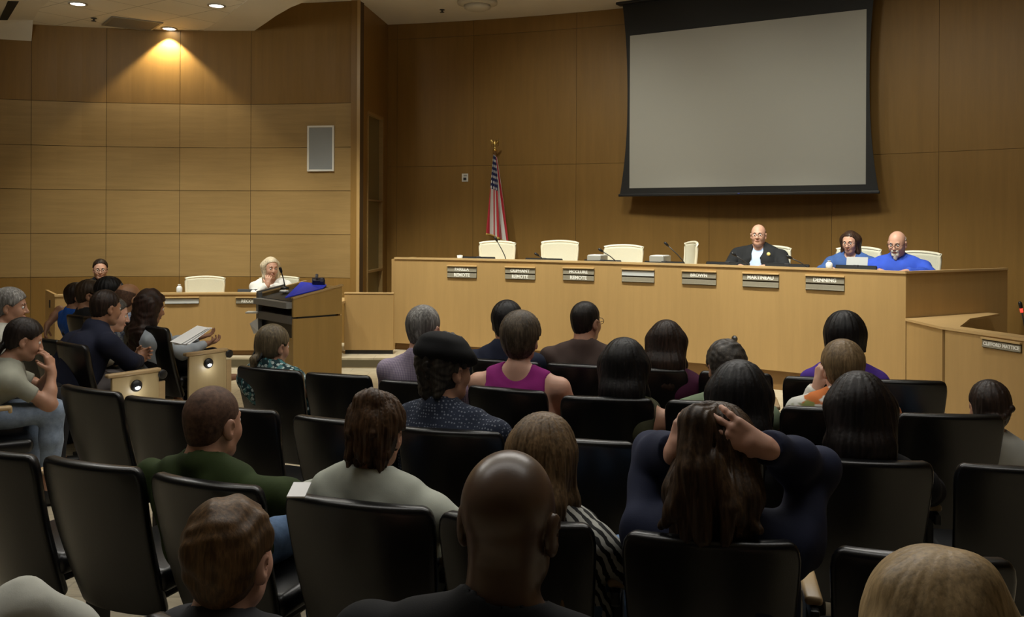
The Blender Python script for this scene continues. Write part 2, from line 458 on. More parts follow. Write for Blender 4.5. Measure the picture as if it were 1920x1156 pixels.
def make_hair(kind, H, R, hs, o, fine, N, seed):
    """hair grown from the scalp; o: options"""
    T = lambda *p: H+R @ (V3(*p)*hs)
    Rv = lambda *p: R @ unit(V3(*p))
    t = o.get('t', .014)*hs
    P = []; S = []
    skull = ell(T(0, -.014, .037), V3(.077, .096, .088)*hs+t, R)
    back = ell(T(0, -.038, -.012), (V3(.060, .062, .070) if kind in ('short', 'buzz', 'curly') and not o.get('full') else V3(.069, .066, .075))*hs+t*.8, R)
    ln = o.get('len', .3); wd = o.get('w', 1.); bk = o.get('back', 0.)
    sl, off = o.get('slope', .75), o.get('off', .018)
    front = (T(0, off, 0), Rv(0, 1, -sl))
    if kind in ('short', 'buzz', 'curly', 'bun', 'ponytail', 'fringe', 'braidbun', 'topbun', 'clipped', 'capped'):
        cuts = [front]
        if kind == 'fringe': cuts.append((T(0, 0, o.get('fz', .05)), Rv(0, .25, 1)))
        if kind == 'capped': cuts.append((T(0, 0, .02), Rv(0, 0, 1)))
        bot = o.get('nape', -.066)
        P = [((skull[0], skull[1], skull[2], cuts+[(T(0, -.09, bot), Rv(0, -.2, -1))]), .02), ((back[0], back[1], back[2], cuts+[(T(0, -.09, bot), Rv(0, -.25, -1))]), .02)]
        if kind != 'capped' or 1:
            for sx in (1, -1): S.append((ell(T(sx*.088, .0, -.014), V3(.03, .034, .036)*hs, R), .008))
        if o.get('quiff'):
            P.append((ell(T(.01, .055, .115), V3(.055, .045, .03)*hs, R), .02)); P.append((ell(T(0, 0, .125), V3(.06, .07, .025)*hs, R), .03))
    if kind == 'long':
        cuts = [front]
        P = [((skull[0], skull[1], skull[2], cuts), .02), ((back[0], back[1], back[2], cuts), .02)]
        Z0 = V3(0, 0, 1)
        for i, x in enumerate(o.get('xs', (-.075, -.045, -.015, .015, .045, .075))):
            rr = random.Random(seed*31+i)
            a = T(x*.95, -.045+.25*abs(x), .02); l = ln*(1+rr.uniform(-.08, .08))
            b = np.array([N[0]+x*1.15*wd, N[1]-.075-bk+.25*abs(x), H[2]-ln*.45]); c = np.array([N[0]+x*1.25*wd+rr.uniform(-.012, .012), N[1]-.10-bk+.3*abs(x), H[2]-l])
            P += [(cone(a, b, .046*hs, .042*wd), .05), (cone(b, c, .042*wd, .024), .05)]
        for sx in (1, -1):
            if o.get('side', 1):
                a = T(sx*.070, .004, .03); b = np.array([*(T(sx*(.082 if o.get('thin') else .088), .004, -.09)[:2]), H[2]-.11*hs]); c = b+V3(sx*.012, -.012, -max(.02, ln-.16))
                th = .017 if o.get('thin') else .024; P += [(cone(a, b, th*hs, (th+.002)*hs), .03), (cone(b, c, (th+.002)*hs, .014), .03)]
    if kind == 'bob':
        P = [((skull[0], skull[1], skull[2], [front]), .02)]
        for sx in (1, -1): P.append((cone(T(sx*.05, -.03, .02), T(sx*.062, -.03, -o.get('blen', .085)), .052*hs, .042*hs), .04))
        P.append((cone(T(0, -.06, .02), T(0, -.065, -o.get('blen', .085)), .058*hs, .05*hs), .04))
        P = [((p[0], p[1], p[2], p[3]+[front, (T(0, 0, -o.get('blen', .085)-.01), Rv(0, -.3, -1))]), k) for p, k in P]
    if kind == 'bun': P.append((ell(T(0, -.125, o.get('bz', .03)), V3(.038, .034, .036)*hs*o.get('bs', 1), R), .012))
    if kind == 'braidbun':
        for i in range(7):
            a = -1.1+i*.37; P.append((ell(T(-.045+.018*i, -.120+.012*abs(i-3), -.035+.012*math.sin(i*1.3)+.006*i), V3(.026, .023, .019)*hs, R @ rotm(0, 0, .6 if i % 2 else -.6)), .006))
    if kind == 'topbun':
        rr = random.Random(seed)
        P.append((ell(T(.005, -.06, .125), V3(.045, .042, .032)*hs, R), .02))
        for i in range(9): P.append((cone(T(rr.uniform(-.03, .03), -.08, .1+rr.uniform(-.02, .02)), T(rr.uniform(-.045, .045), -.102-rr.uniform(0, .02), rr.uniform(-.10, .06)), .021*hs, .014*hs), .012))
        for i in range(4): P.append((cone(T(-.06+.04*i, -.07, -.06), T(-.05+.033*i, -.078, -.115-rr.uniform(0, .02)), .02*hs, .01), .015))
    if kind == 'ponytail':
        P += [(cone(T(0, -.095, o.get('bz', -.02)), T(o.get('px', -.01), -.118, -.08), .022*hs, .026*hs), .01), (cone(T(o.get('px', -.01), -.118, -.08), T(o.get('px', -.01)*1.5, -.112, -.17), .026*hs, .013*hs), .012)]
    for e in o.get('extra', ()):      # hand-laid locks (head coordinates)
        a, b, ra, rb = e; P.append((cone(T(*a), T(*b), ra*hs, rb*hs), o.get('ek', .014)))
    lo, hi = bounds([p for p, k in P], .03)
    fl = Field(lo, hi, fine)
    for p, k in P: fl.add(p, 0, k)
    for p, k in S: fl.add(p, 0, k, 's')
    amp = o.get('amp', .0035)*hs*(1 if kind == 'curly' or o.get('curl') else .38)
    if amp:
        Q = R.T; rr = random.Random(seed); ph = [rr.uniform(0, 6) for _ in range(6)]
        if kind in ('curly',) or o.get('curl'):
            s_ = o.get('cs', 1.)
            fl.displace(lambda X, Y, Z: amp*(np.sin(110*s_*X+ph[0]+3*np.sin(60*s_*Z))*np.sin(120*s_*Z+ph[1]+2*np.sin(70*s_*Y))+np.sin(130*s_*Y+ph[2]+2*np.sin(80*s_*X))))
        else:
            def fn(X, Y, Z):
                x, y, z = X-H[0], Y-H[1], Z-H[2]
                u = Q[0, 0]*x+Q[0, 1]*y+Q[0, 2]*z; v = Q[1, 0]*x+Q[1, 1]*y+Q[1, 2]*z; w = Q[2, 0]*x+Q[2, 1]*y+Q[2, 2]*z
                az = np.arctan2(u, -(v+.01)); rad = np.sqrt(u*u+v*v)
                rad = np.clip(rad/.06, 0, 1)
                return amp*rad*(np.sin(19*az+ph[0]+14*w)+.8*np.sin(41*az+ph[1]-9*w)+.6*np.sin(67*az+ph[2]+30*w)+.5*np.sin(90*w+7*az+ph[3])*(1 if o.get('tousled') else 0))
            fl.displace(fn)
    return fl.mesh('hair')

PEOPLE = []
def person(lab, px, py, Y, yaw, group=None, fz=0., hyaw=0, hpitch=0, hroll=0, hs=1., skin=SK_PALE, fem=False, g=1., sw=None,
           lean=-.06, leanx=0., s=.43, hair=None, top=None, pants=None, arms='lap', leg=None, hands=None, face=False, glasses=False,
           res=1., hat=None, extra=None, torso=0., twist=0., collar=None, shoes=True, N_off=(0, -.04)):
    """one seated figure; px,py = middle of the head in the photograph, Y = its distance"""
    yaw = math.radians(yaw); hy = math.radians(hyaw)
    sw = sw or (.165 if fem else .19); sw *= (.55+.45*hs)
    W = at(px, py, Y)
    R2 = Matrix.Rotation(yaw, 3, 'Z')
    origin = W-R2 @ Vector((leanx, lean, 0)); origin.z = fz
    root = empty('person', origin, yaw, lab, 'person', group)
    H = V3(leanx, lean, W.z-fz); R = rotm(hy, math.radians(hpitch), math.radians(hroll))
    HP, HS, T = head_prims(H, R, hs, fem)
    N = H+V3(-leanx*.06, N_off[1]-max(0, lean)*.12, -.15*hs+N_off[0])
    P = V3(0, 0, s+.115)
    up = unit(N-P)
    tw = math.radians(twist); side = V3(math.cos(tw), math.sin(tw), 0)
    fwd = unit(np.cross(V3(0, 0, 1), side)) if False else V3(-math.sin(tw), math.cos(tw), 0)
    SR = N+side*sw+V3(0, .0, -.075); SL = N-side*sw+V3(0, .0, -.075)
    C = P+(N-P)*.60-fwd*.012
    body = [(cone(P-V3(.075, 0, 0), C-side*.075, .118*g, .112*g), .05), (cone(P+V3(.075, 0, 0), C+side*.075, .118*g, .112*g), .05),
            (cone(C-side*.08, N-side*.10-V3(0, 0, .10), .112*g, .075), .05), (cone(C+side*.08, N+side*.10-V3(0, 0, .10), .112*g, .075), .05)]
    shl = [(cone(N-V3(0, 0, .03), SR, .05, .052), .04), (cone(N-V3(0, 0, .03), SL, .05, .052), .04),
           (cone(N+V3(0, -.01, .025), N+side*sw*.62-V3(0, 0, .03), .038, .036), .04), (cone(N+V3(0, -.01, .025), N-side*sw*.62-V3(0, 0, .03), .038, .036), .04)]
    if fem: body += [(ell(C+side*.072+fwd*.095+V3(0, 0, .02), V3(.062, .055, .06)), .04), (ell(C-side*.072+fwd*.095+V3(0, 0, .02), V3(.062, .055, .06)), .04)]
    if torso: body.append((ell(P+(N-P)*.3+fwd*.05, V3(.15, .13, .15)*torso), .05))
    # arms: (elbow, wrist, hand direction, palm direction) right then left
    A = {}
    if arms == 'lap':
        for nm, sx in (('R', 1), ('L', -1)):
            E = V3(sx*(sw+.05), .02+lean*.5, s+.27); Wr = V3(sx*.10, .24, s+.21); A[nm] = (E, Wr, V3(-sx*.5, .8, -.1), V3(-sx*.2, 0, -1))
    elif arms == 'thigh':
        for nm, sx in (('R', 1), ('L', -1)):
            E = V3(sx*(sw+.04), .0+lean*.5, s+.27); Wr = V3(sx*.13, .27, s+.20); A[nm] = (E, Wr, V3(0, 1, -.15), V3(0, 0, -1))
    elif arms == 'desk':
        for nm, sx in (('R', 1), ('L', -1)):
            E = V3(sx*(sw+.07), .12, s+.27); Wr = V3(sx*.12, .36, s+.30); A[nm] = (E, Wr, V3(-sx*.6, .8, 0), V3(0, 0, -1))
    else: A = {k: tuple(np.asarray(x, float) for x in v[:4])+tuple(v[4:]) for k, v in arms.items()}
    for nm, S_ in (('R', SR), ('L', SL)):
        if nm not in A:
            sx = 1 if nm == 'R' else -1
            A[nm] = (V3(sx*(sw+.05), .02+lean*.5, s+.27), V3(sx*.10, .24, s+.21), V3(-sx*.5, .8, -.1), V3(-sx*.2, 0, -1))
    ag = (.9 if fem else 1.)*(.6+.4*g)
    arm = {}
    for nm, S_ in (('R', SR), ('L', SL)):
        E, Wr = A[nm][0], A[nm][1]
        arm[nm] = (cone(S_, E, .053*ag, .041*ag), cone(E, E+(Wr-E)*.4, .042*ag, .039*ag), cone(E+(Wr-E)*.4, Wr, .039*ag, .026*ag))
    # legs
    L = leg or {}
    legs = {}
    for nm, sx in (('R', 1), ('L', -1)):
        hip = V3(sx*.088, .03, s+.095)
        knee, ank, toe = L.get(nm, (V3(sx*.12, .44, s+.085), V3(sx*.12, .42, .085), V3(sx*.13, .58, .03)))
        legs[nm] = [V3(*map(float, q)) for q in (hip, knee, ank, toe)]
    def legp(nm, t=0., full=True):
        h, k_, a, to = legs[nm]
        q = [(cone(h, k_, .082*g+t, .056+t), .04), (cone(k_, k_+(a-k_)*.35, .056+t, .055+t), .03), (cone(k_+(a-k_)*.35, a, .055+t, .037+t*1.2), .03)]
        if full: q += [(cone(a, a+V3(0, 0, -.02)+(to-a)*.1, .038, .036), .02), (cone(a+(to-a)*.05-V3(0, 0, .03), to, .036, .028), .02)]
        return q
    neck = (cone(H+R @ V3(0, -.028, -.05)*hs, N-V3(0, 0, .02), (.05 if fem else .058)*hs, (.053 if fem else .066)*hs), .03)
    HANDS = hands if hands is not None else {}
    hp = []; hboxes = []
    for nm in ('R', 'L'):
        kw = dict(HANDS.get(nm, {})); vis = kw.pop('vis', False)
        pr = hand_prims(A[nm][1], A[nm][2], A[nm][3], nm == 'R', size=kw.pop('size', .96 if fem else 1.04), **kw)
        hp += pr
        if vis:
            lo, hi = bounds([p for p, k in pr], .004); hboxes.append((lo, hi, .0042*res))
    # skin
    allp = body+shl+[(arm[n][i], .03) for n in 'RL' for i in range(3)]+legp('R')+legp('L')+[neck]
    hp_all = HP+hp
    lo, hi = bounds([p for p, k in allp+hp_all], .04)
    hb = (H-.15*hs, H+.15*hs, .0052*res)
    fl = Field(lo, hi, .0135, [hb]+hboxes)
    for p, k in allp: fl.add(p, 0, k)
    for p, k in HP: fl.add(p, 0, k)
    for p, k in HS: fl.add(p, 0, k, 's')
    for p, k in hp: fl.add(p, 0, k)
    me = fl.mesh('body'); link('body', me, skin, root)
    seed = len(PEOPLE)+1
    # clothes
    if top:
        t = top.get('t', .013); sl = top.get('sleeve', 'long'); q = []
        for p, k in body: q.append((p, k))
        if sl != 'none':
            q += shl+[(cone(N+V3(0, -.004, .012), N-V3(0, 0, .07), .062*hs, .078*hs), .03)]
            fat = top.get('fat', 0)
            for nm in 'RL':
                a = arm[nm]
                if sl == 'long':
                    E, Wr = A[nm][0], A[nm][1]; d = unit(Wr-E)
                    q += [(a[0], .03, fat), (a[1], .04, fat), ((a[2][0], a[2][1], a[2][2], [(Wr-d*.012, d)]), .03, fat)]
                elif sl == 'roll':
                    E, Wr = A[nm][0], A[nm][1]; d = unit(Wr-E)
                    q += [(a[0], .03), ((a[1][0], a[1][1], a[1][2], [(E+d*.10, d)]), .03)]
                else:
                    S_ = SR if nm == 'R' else SL; d = unit(A[nm][0]-S_); fr = .62 if sl == 'short' else .3
                    q += [((a[0][0], a[0][1], a[0][2], [(S_+(A[nm][0]-S_)*fr, d)]), .03)]
        else:
            q += [shl[2], shl[3], (cone(N-V3(0, 0, .05), N+side*sw*.62-V3(0, 0, .06), .045, .042), .03), (cone(N-V3(0, 0, .05), N-side*sw*.62-V3(0, 0, .06), .045, .042), .03)]
        lo, hi = bounds([p[0] for p in q], .07); lo[2] = s+.02
        cf = Field(lo, hi, top.get('vox', .0105)*res)
        fac = 1.0
        for e_ in q: cf.add(e_[0], t+(e_[2] if len(e_) > 2 else 0), e_[1])
        if sl == 'none':
            for sx in (1, -1): cf.add(ell(N+side*sx*.225+V3(0, -.01, -.10), V3(.068, .17, .135)), 0, .012, 's')
        cd_ = top.get('cdepth', 0)
        if collar or top.get('collar'):
            cf.add(cone(N+V3(0, 0, -.02), N+V3(0, .006, .04), .068*hs, .062*hs, [(N+V3(0, 0, .05), V3(0, .3, .95))]), .0, .012)
            cf.add(cone(N+V3(0, .002, .015), N+V3(0, .03, .2), .054*hs, .06*hs), 0, .006, 's')
        else:
            cf.add(cone(N+V3(0, .008, .02), N+V3(0, .03, .2), .066*hs, .075*hs), 0, .01, 's')
        if top.get('scoop_back'): cf.add(ell(N+V3(0, -.08, .06), V3(.092, .11, top['scoop_back'])), 0, .015, 's')
        if top.get('vneck'):
            v = top['vneck']; cf.add(cone(N+fwd*.05+V3(0, 0, .02), N+fwd*.16-V3(0, 0, v), .06, .012), 0, .01, 's')
        if top.get('open'):
            cf.add(cone(N+fwd*.07+V3(0, 0, .02), N+fwd*.16-V3(0, 0, .32), .055, .095), 0, .01, 's')
        cf.displace(wrinkle(seed, top.get('wr', .006)))
        nm_ = top.get('name', 'shirt')
        o_ = link(nm_, cf.mesh(nm_), top['m'], root)
        if top.get('lab'): o_['label'] = top['lab']
        if top.get('under'):            # shirt showing inside an open jacket
            uf = Field(lo, hi, .0105)
            for p, k in body+shl: uf.add(p, .006, k)
            uf.add(cone(N+V3(0, 0, -.02), N+V3(0, .006, .035), .066*hs, .06*hs, [(N+V3(0, 0, .05), V3(0, .3, .95))]), .0, .012)
            uf.add(cone(N+V3(0, .002, .015), N+V3(0, .03, .2), .053*hs, .06*hs), 0, .006, 's')
            link('shirt', uf.mesh('shirt'), top['under'], root)
    if pants:
        t = pants.get('t', .011); q = [(body[0][0], .05), (body[1][0], .05)]; cutz = pants.get('cut', .93)
        for nm in 'RL':
            lp = legp(nm, 0, False); h, k_, a, to = legs[nm]; d = unit(a-k_); c = k_+(a-k_)*cutz
            q += [lp[0], ((lp[1][0][0], lp[1][0][1], lp[1][0][2], [(c, d)]), .03), ((lp[2][0][0], lp[2][0][1], lp[2][0][2], [(c, d)]), .03)]
        lo, hi = bounds([p for p, k in q], .05); hi[2] = max(s+.2, hi[2] if leg else s+.2); 
        pf = Field(lo, hi, .0125*res)
        for p, k in q: pf.add(p, t, k)
        pf.plane(P+V3(0, 0, .09), V3(0, 0, 1), P-V3(.3, .3, .1), P+V3(.3, .3, .5))
        pf.displace(wrinkle(seed+50, pants.get('wr', .005)))
        link('trousers', pf.mesh('trousers'), pants['m'], root)
    if shoes:
        for nm in 'RL':
            h, k_, a, to = legs[nm]
            q = [cone(a-V3(0, .0, .045)-(to-a)*V3(.25, .25, 0), to, .036, .031), cone(a-V3(0, 0, .02), a-V3(0, 0, .05), .04, .04)]
            lo, hi = bounds(q, .03); sf = Field(lo, hi, .012)
            for p in q: sf.add(p, .006, .02)
            link('shoe', sf.mesh('shoe'), SHOE, root)
    # hair, hat
    if hair:
        kind, m, o = hair; o_ = link('hair', make_hair(kind, H, R, hs, o, o.get('vox', .0058)*res, N, seed), m, root)
        if kind == 'ponytail':
            bm = BM(); c = T(o.get('px', -.01)*.5, -.108, -.055)
            tube(bm, [c+R @ V3(.034*math.cos(a), .012*math.sin(a), .034*math.sin(a)) for a in np.linspace(0, 2*PI, 13)], .008, 6, False); obj('hair_tie', bm, mat('black_band', (.01, .01, .01), .7), root, True)
    if hat: hat(root, T, R, hs)
    if face or glasses:
        if face:
            for sx in (1, -1):
                bm = BM(); c = T(sx*.032, .0795, .006)
                bmesh.ops.create_uvsphere(bm, u_segments=12, v_segments=8, radius=.0118*hs); bmesh.ops.translate(bm, vec=c, verts=bm.verts)
                e = obj('eye', bm, EYE_W, root, True)
                bm = BM(); lathe(bm, [(.0062*hs, 0), (.005*hs, .0015), (.001, .0022)], T(sx*.032, .0898, .005), 12, Matrix((R @ np.array([[1, 0, 0], [0, 0, 1], [0, -1, 0]])).tolist())); obj('iris', bm, EYE_D, e)
                bm = BM(); tube(bm, [T(sx*.014, .092, .026), T(sx*.03, .091, .031), T(sx*.046, .079, .027)], [.003*hs, .0038*hs, .002*hs], 8); obj('eyebrow', bm, extra.get('brow', EYE_D) if extra else EYE_D, root, True)
            bm = BM(); tube(bm, [T(-.023, .088, -.061), T(-.01, .0965, -.0605), T(0, .0975, -.0615), T(.01, .0965, -.0605), T(.023, .088, -.061)], [.002*hs, .005*hs, .0055*hs, .005*hs, .002*hs], 8); obj('lips', bm, LIP, root, True)
        if glasses:
            bm = BM()
            for sx in (1, -1):
                c = V3(sx*.033, .108, .003)
                tube(bm, [T(*(c+V3(.026*math.cos(a), -.004*abs(math.cos(a)), .019*math.sin(a)))) for a in np.linspace(0, 2*PI, 17)], .0019*hs, 6, False)
                tube(bm, [T(sx*.058, .104, .006), T(sx*.078, .07, .008), T(sx*.083, .0, .004)], .0018*hs, 6)
            tube(bm, [T(-.008, .109, .006), T(0, .111, .009), T(.008, .109, .006)], .0018*hs, 6)
            obj('spectacles', bm, GLASS_FRAME, root, True)
    PEOPLE.append(root)
    info = dict(root=root, T=T, R=R, H=H, N=N, P=P, C=C, SR=SR, SL=SL, A=A, hs=hs, legs=legs, fwd=fwd, side=side)
    if extra and extra.get('fn'): extra['fn'](info)
    return info
# ------------------------------------------------------------------ the room
CX, CY, RW, RD = -4.68, -.96, 14.42, 12.54          # common centre of the curved wall and the curved dais
ZP, ZDT, ZD = .117, 1.254, .46                        # platform, dais top, floor behind the dais
ZCL, ZCH, ZBK = 4.197, 4.5475, 3.984                  # dropped ceiling, high ceiling, bulkhead
M_WALL = wood('maple_wall_veneer', (.225, .125, .034), True, .42, .10, .12, .2)
M_WALLH = wood('maple_wall_panel', (.30, .195, .078), False, .40, .13, .28, .2)
M_SEAM = mat('panel_seam', (.075, .042, .014), .8)
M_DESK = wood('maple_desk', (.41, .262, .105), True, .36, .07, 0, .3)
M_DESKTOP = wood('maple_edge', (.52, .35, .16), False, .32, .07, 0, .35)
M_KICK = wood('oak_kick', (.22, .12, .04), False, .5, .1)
M_CEIL = mat('ceiling_paint', (.62, .58, .50), .9, noise=.03, nscale=3)
M_BLACK = mat('black_plastic', (.008, .008, .009), .42)
M_DKGREY = mat('dark_grey_plastic', (.03, .031, .034), .45)
M_METAL = mat('satin_metal', (.35, .34, .32), .35, 1)
M_WHITE = mat('white_paint', (.62, .6, .55), .6)
M_PAPER = mat('paper', (.75, .75, .74), .8)

def circ(px, R):      # where the sight line through column px meets the circle (CX,CY,R)
    k = unroll(px, YH)[0]/F
    a, b, c = k*k+1, -2*(k*CX+CY), CX*CX+CY*CY-R*R
    Y = (-b+math.sqrt(b*b-4*a*c))/(2*a); return Vector((k*Y, Y))
def ang(p): return math.atan2(p[1]-CY, p[0]-CX)
def pol(a, R, c=(CX, CY)): return (c[0]+R*math.cos(a), c[1]+R*math.sin(a))
LC, LR = (-3.92, 4.17), 7.80                           # centre and radius of the left wall
def lang(px):
    k = unroll(px, YH)[0]/F
    a, b, c = k*k+1, -2*(k*LC[0]+LC[1]), LC[0]**2+LC[1]**2-LR*LR
    Y = (-b+math.sqrt(b*b-4*a*c))/(2*a); return math.atan2(Y-LC[1], k*Y-LC[0])

# floor: pale vinyl tile
t = NT('floor_tile'); v = t.coords()
br = t.n('ShaderNodeTexBrick'); br.offset = .5; br.inputs['Scale'].default_value = 1.1; br.inputs['Mortar Size'].default_value = .006
br.inputs['Color1'].default_value = (.50, .43, .30, 1); br.inputs['Color2'].default_value = (.58, .50, .36, 1); br.inputs['Mortar'].default_value = (.3, .25, .17, 1)
t.l(v, br.inputs['Vector']); nz = t.noise(t.coords((1, 4, 1)), 6, 5, .65)
t.col(t.mix(.55, br.outputs['Color'], t.ramp(nz, [(.35, (.36, .30, .21)), (.65, (.64, .57, .42))])))
t.b.inputs['Roughness'].default_value = .42; M_FLOOR = t.m
def structure(name, bm, m, smooth=False): return tag(obj(name, bm, m, None, smooth), kind='structure')
bm = BM(); box(bm, (-1, 5.5, -.05), (20, 19, .1)); structure('floor', bm, M_FLOOR)

# panelled curved walls: one closed slab per veneer sheet, a dark backing behind the joints
def panels(bm, c, R, a0, a1, z0, z1, mi, gap=.005, th=.012, seg=.25):
    da = gap/R; a0, a1 = min(a0, a1)+da, max(a0, a1)-da
    n = max(2, int((a1-a0)*R/seg)); A = [a0+(a1-a0)*i/n for i in range(n+1)]
    strip(bm, [pol(a, R-th, c) for a in A], [pol(a, R-.001, c) for a in A], z0+gap, z1-gap, mi)
bm = BM()
A = [ang((x, y)) for x, y in [circ(726, RW)]]
aL = A[0]; aR = ang(circ(2100, RW))-.25
n = 40; AA = [aL+(aR-aL)*i/n for i in range(n+1)]
strip(bm, [pol(a, RW, ) for a in AA], [pol(a, RW+.15) for a in AA], 0, ZCH, 0)
seams = [aL, ang(circ(744, RW)), ang(circ(887, RW)), ang(circ(1080, RW)), ang(circ(1330, RW)), ang(circ(1560, RW)), ang(circ(1760, RW)), ang(circ(2010, RW)), aR]
for i in range(len(seams)-1):
    for z0, z1 in ((0, 2.486), (2.486, 4.33), (4.33, ZCH)):
        panels(bm, (CX, CY), RW, seams[i], seams[i+1], z0, z1, 1, .002, .008)
structure('wall_back', bm, [M_SEAM, M_WALL])
# left wall
bm = BM()
l0, l1 = lang(672), lang(672)+1.15
AA = [l0+(l1-l0)*i/40 for i in range(41)]
strip(bm, [pol(a, LR, LC) for a in AA], [pol(a, LR+.15, LC) for a in AA], 0, ZCH, 0)
ls = [lang(667), lang(470), lang(337), lang(199), lang(58), lang(58)+.14, lang(58)+.28, l1]
rows = [(0, .957, 1), (.957, 1.52, 2), (1.52, 2.089, 2), (2.089, 2.654, 2), (2.654, 3.227, 2), (3.227, ZCH, 1)]
for i in range(len(ls)-1):
    for z0, z1, mi in rows: panels(bm, LC, LR, ls[i], ls[i+1], z0, z1, mi, .003, .008)
structure('wall_left', bm, [M_SEAM, M_WALL, M_WALLH])
# return wall between the two, with its tall glazed slot
pL = Vector(pol(lang(672), LR, LC)); pC = circ(726, RW)
d = (pC-pL); dl = d.length; d.normalize(); nr = Vector((d.y, -d.x))     # faces right
def ret(tm, off): return (pL.x+d.x*tm+nr.x*off, pL.y+d.y*tm+nr.y*off)
def ray_t(px):
    k = unroll(px, YH)[0]/F
    return (k*pL.y-pL.x)/(d.x-k*d.y)
t0, t1 = ray_t(688), ray_t(717)
bm = BM()
def slab(bm, ta, tb, o0, o1, z0, z1, mi): prism(bm, [ret(ta, o0), ret(tb, o0), ret(tb, o1), ret(ta, o1)], z0, z1, mi)
slab(bm, -.02, t0, -.1, 0, 0, ZCH, 0); slab(bm, t1, dl, -.1, 0, 0, ZCH, 0); slab(bm, t0, t1, -.1, 0, 3.17, ZCH, 0)
structure('wall_return', bm, M_WALL)
bm = BM(); slab(bm, -.022, -.013, -.02, .02, 0, ZCH, 0); structure('trim_1', bm, M_DESK)
bm = BM(); fw = .035
slab(bm, t0, t0+fw, -.08, .012, ZP, 3.17, 0); slab(bm, t1-fw, t1, -.08, .012, ZP, 3.17, 0); slab(bm, t0+fw, t1-fw, -.08, .012, 3.13, 3.17, 0); slab(bm, t0+fw, t1-fw, -.08, .012, 1.0, 1.03, 0); slab(bm, t0+fw, t1-fw, -.08, .012, 1.97, 1.99, 0)
wf = structure('window_1', bm, M_WALLH)
gl = mat('glass_reflected_panels', (.17, .135, .055), .25, spec=.6)  # brown base colour stands in for wall panels reflected in the pane
bm = BM(); slab(bm, t0+fw, t1-fw, -.06, -.045, ZP, 3.13, 0); obj('window_pane', bm, gl, wf)
# side and rear walls, outside the view
bm = BM(); box(bm, (7.6, 3.5, ZCH/2), (.15, 15, ZCH)); structure('wall_right', bm, M_WALL)
bm = BM(); box(bm, (-1, -3.2, ZCH/2), (18, .15, ZCH)); structure('wall_rear', bm, mat('rear_wall_dark', (.02, .018, .016), .95))  # unseen wall; dark finish made up to cut reflections in the seat backs
# ceilings
bm = BM(); box(bm, (-1, 5.5, ZCH+.05), (20, 19, .1)); structure('ceiling', bm, M_CEIL)
t = NT('ceiling_tile'); v = t.coords((1, 1, 1), 'Object', (0, 0, .62))
br = t.n('ShaderNodeTexBrick'); br.offset = 0; br.inputs['Scale'].default_value = 1; br.inputs['Brick Width'].default_value = .61; br.inputs['Row Height'].default_value = .61; br.inputs['Mortar Size'].default_value = .006
br.inputs['Color1'].default_value = (.68, .64, .55, 1); br.inputs['Color2'].default_value = (.70, .66, .57, 1); br.inputs['Mortar'].default_value = (.36, .33, .27, 1)
t.l(v, br.inputs['Vector']); t.col(br.outputs['Color']); t.b.inputs['Roughness'].default_value = .9; M_TILE = t.m
def cz(px, py, z): p = on(px, py, z); return (p.x, p.y)
edge = [pol(lang(475), LR-.0, LC), cz(500, 42, ZCL), cz(517, 30, ZCL), cz(545, 14, ZCL), cz(580, 0, ZCL)]
edge += [(edge[-1][0]+.75, edge[-1][1]-1.0), (edge[-1][0]+1.2, edge[-1][1]-2.2), (edge[-1][0]+1.4, edge[-1][1]-4.5)]
bord = [pol(lang(380), LR-.0, LC), cz(402, 45, ZCL), cz(420, 34, ZCL), cz(440, 18, ZCL), cz(465, 0, ZCL)]
bord += [(bord[-1][0]+.72, bord[-1][1]-1.1), (bord[-1][0]+1.15, bord[-1][1]-2.3), (bord[-1][0]+1.35, bord[-1][1]-4.3)]
bm = BM(); strip(bm, edge, bord, ZCL, ZCH, 0); structure('ceiling_border', bm, M_CEIL)
bk = [pol(lang(58), LR-.0, LC), cz(62, 38, ZCL), cz(75, 16, ZCL), cz(95, 0, ZCL)]
bk += [(bk[-1][0]+.5, bk[-1][1]-.6), (bk[-1][0]+1.0, bk[-1][1]-1.9), (bk[-1][0]+1.2, bk[-1][1]-3.6)]
arc = [pol(lang(380)+(lang(58)-lang(380))*i/14, LR, LC) for i in range(15)]
bm = BM(); prism(bm, arc+bk[1:]+bord[:0:-1], ZCL+.004, ZCL+.05); structure('ceiling_dropped', bm, M_TILE)
# bulkhead that slopes down to the left wall
bm = BM(); aw = [lang(58)+i*.05 for i in range(9)]
tops = [bm.verts.new((x, y, ZCL+.002)) for x, y in bk]
low = [bm.verts.new((*pol(a, LR-.012, LC), ZBK)) for a in aw]
bm.faces.new((tops[0], low[0], tops[1]))
far = [bm.verts.new((-9.5, 8.5, ZBK)), bm.verts.new((-9.5, 4.0, ZBK))]
bm.faces.new(low+[far[0], tops[2], tops[1]]); bm.faces.new([far[0], far[1], tops[5], tops[4], tops[3], tops[2]]); bm.faces.new([far[1], tops[6], tops[5]])
bulk = structure('ceiling_bulkhead', bm, M_CEIL)
# platform
xs = [-9+i*.5 for i in range(16)]+[-1.0, -.5, 0, .48]
yr = 10.47
poly = [(-9, yr-.9), (-6.4, yr-.75), (-5.4, yr-.25), (-4.6, yr-.02), (-3, yr), (-1.6, yr)]+[(.46, yr)]
poly2 = [(6.5, yr)] 
bm = BM(); prism(bm, poly+[pol(ang((.46, yr))+.0, RD+.3), (.46, 13.6), (-9, 13.6)], 0, ZP); structure('floor_platform', bm, M_FLOOR)
bm = BM(); pts = [(x, y-.004) for x, y in poly]; strip(bm, pts, [(x, y+.004) for x, y in poly], .012, ZP-.022); structure('trim_2', bm, mat('riser_vinyl', (.115, .095, .052), .6))
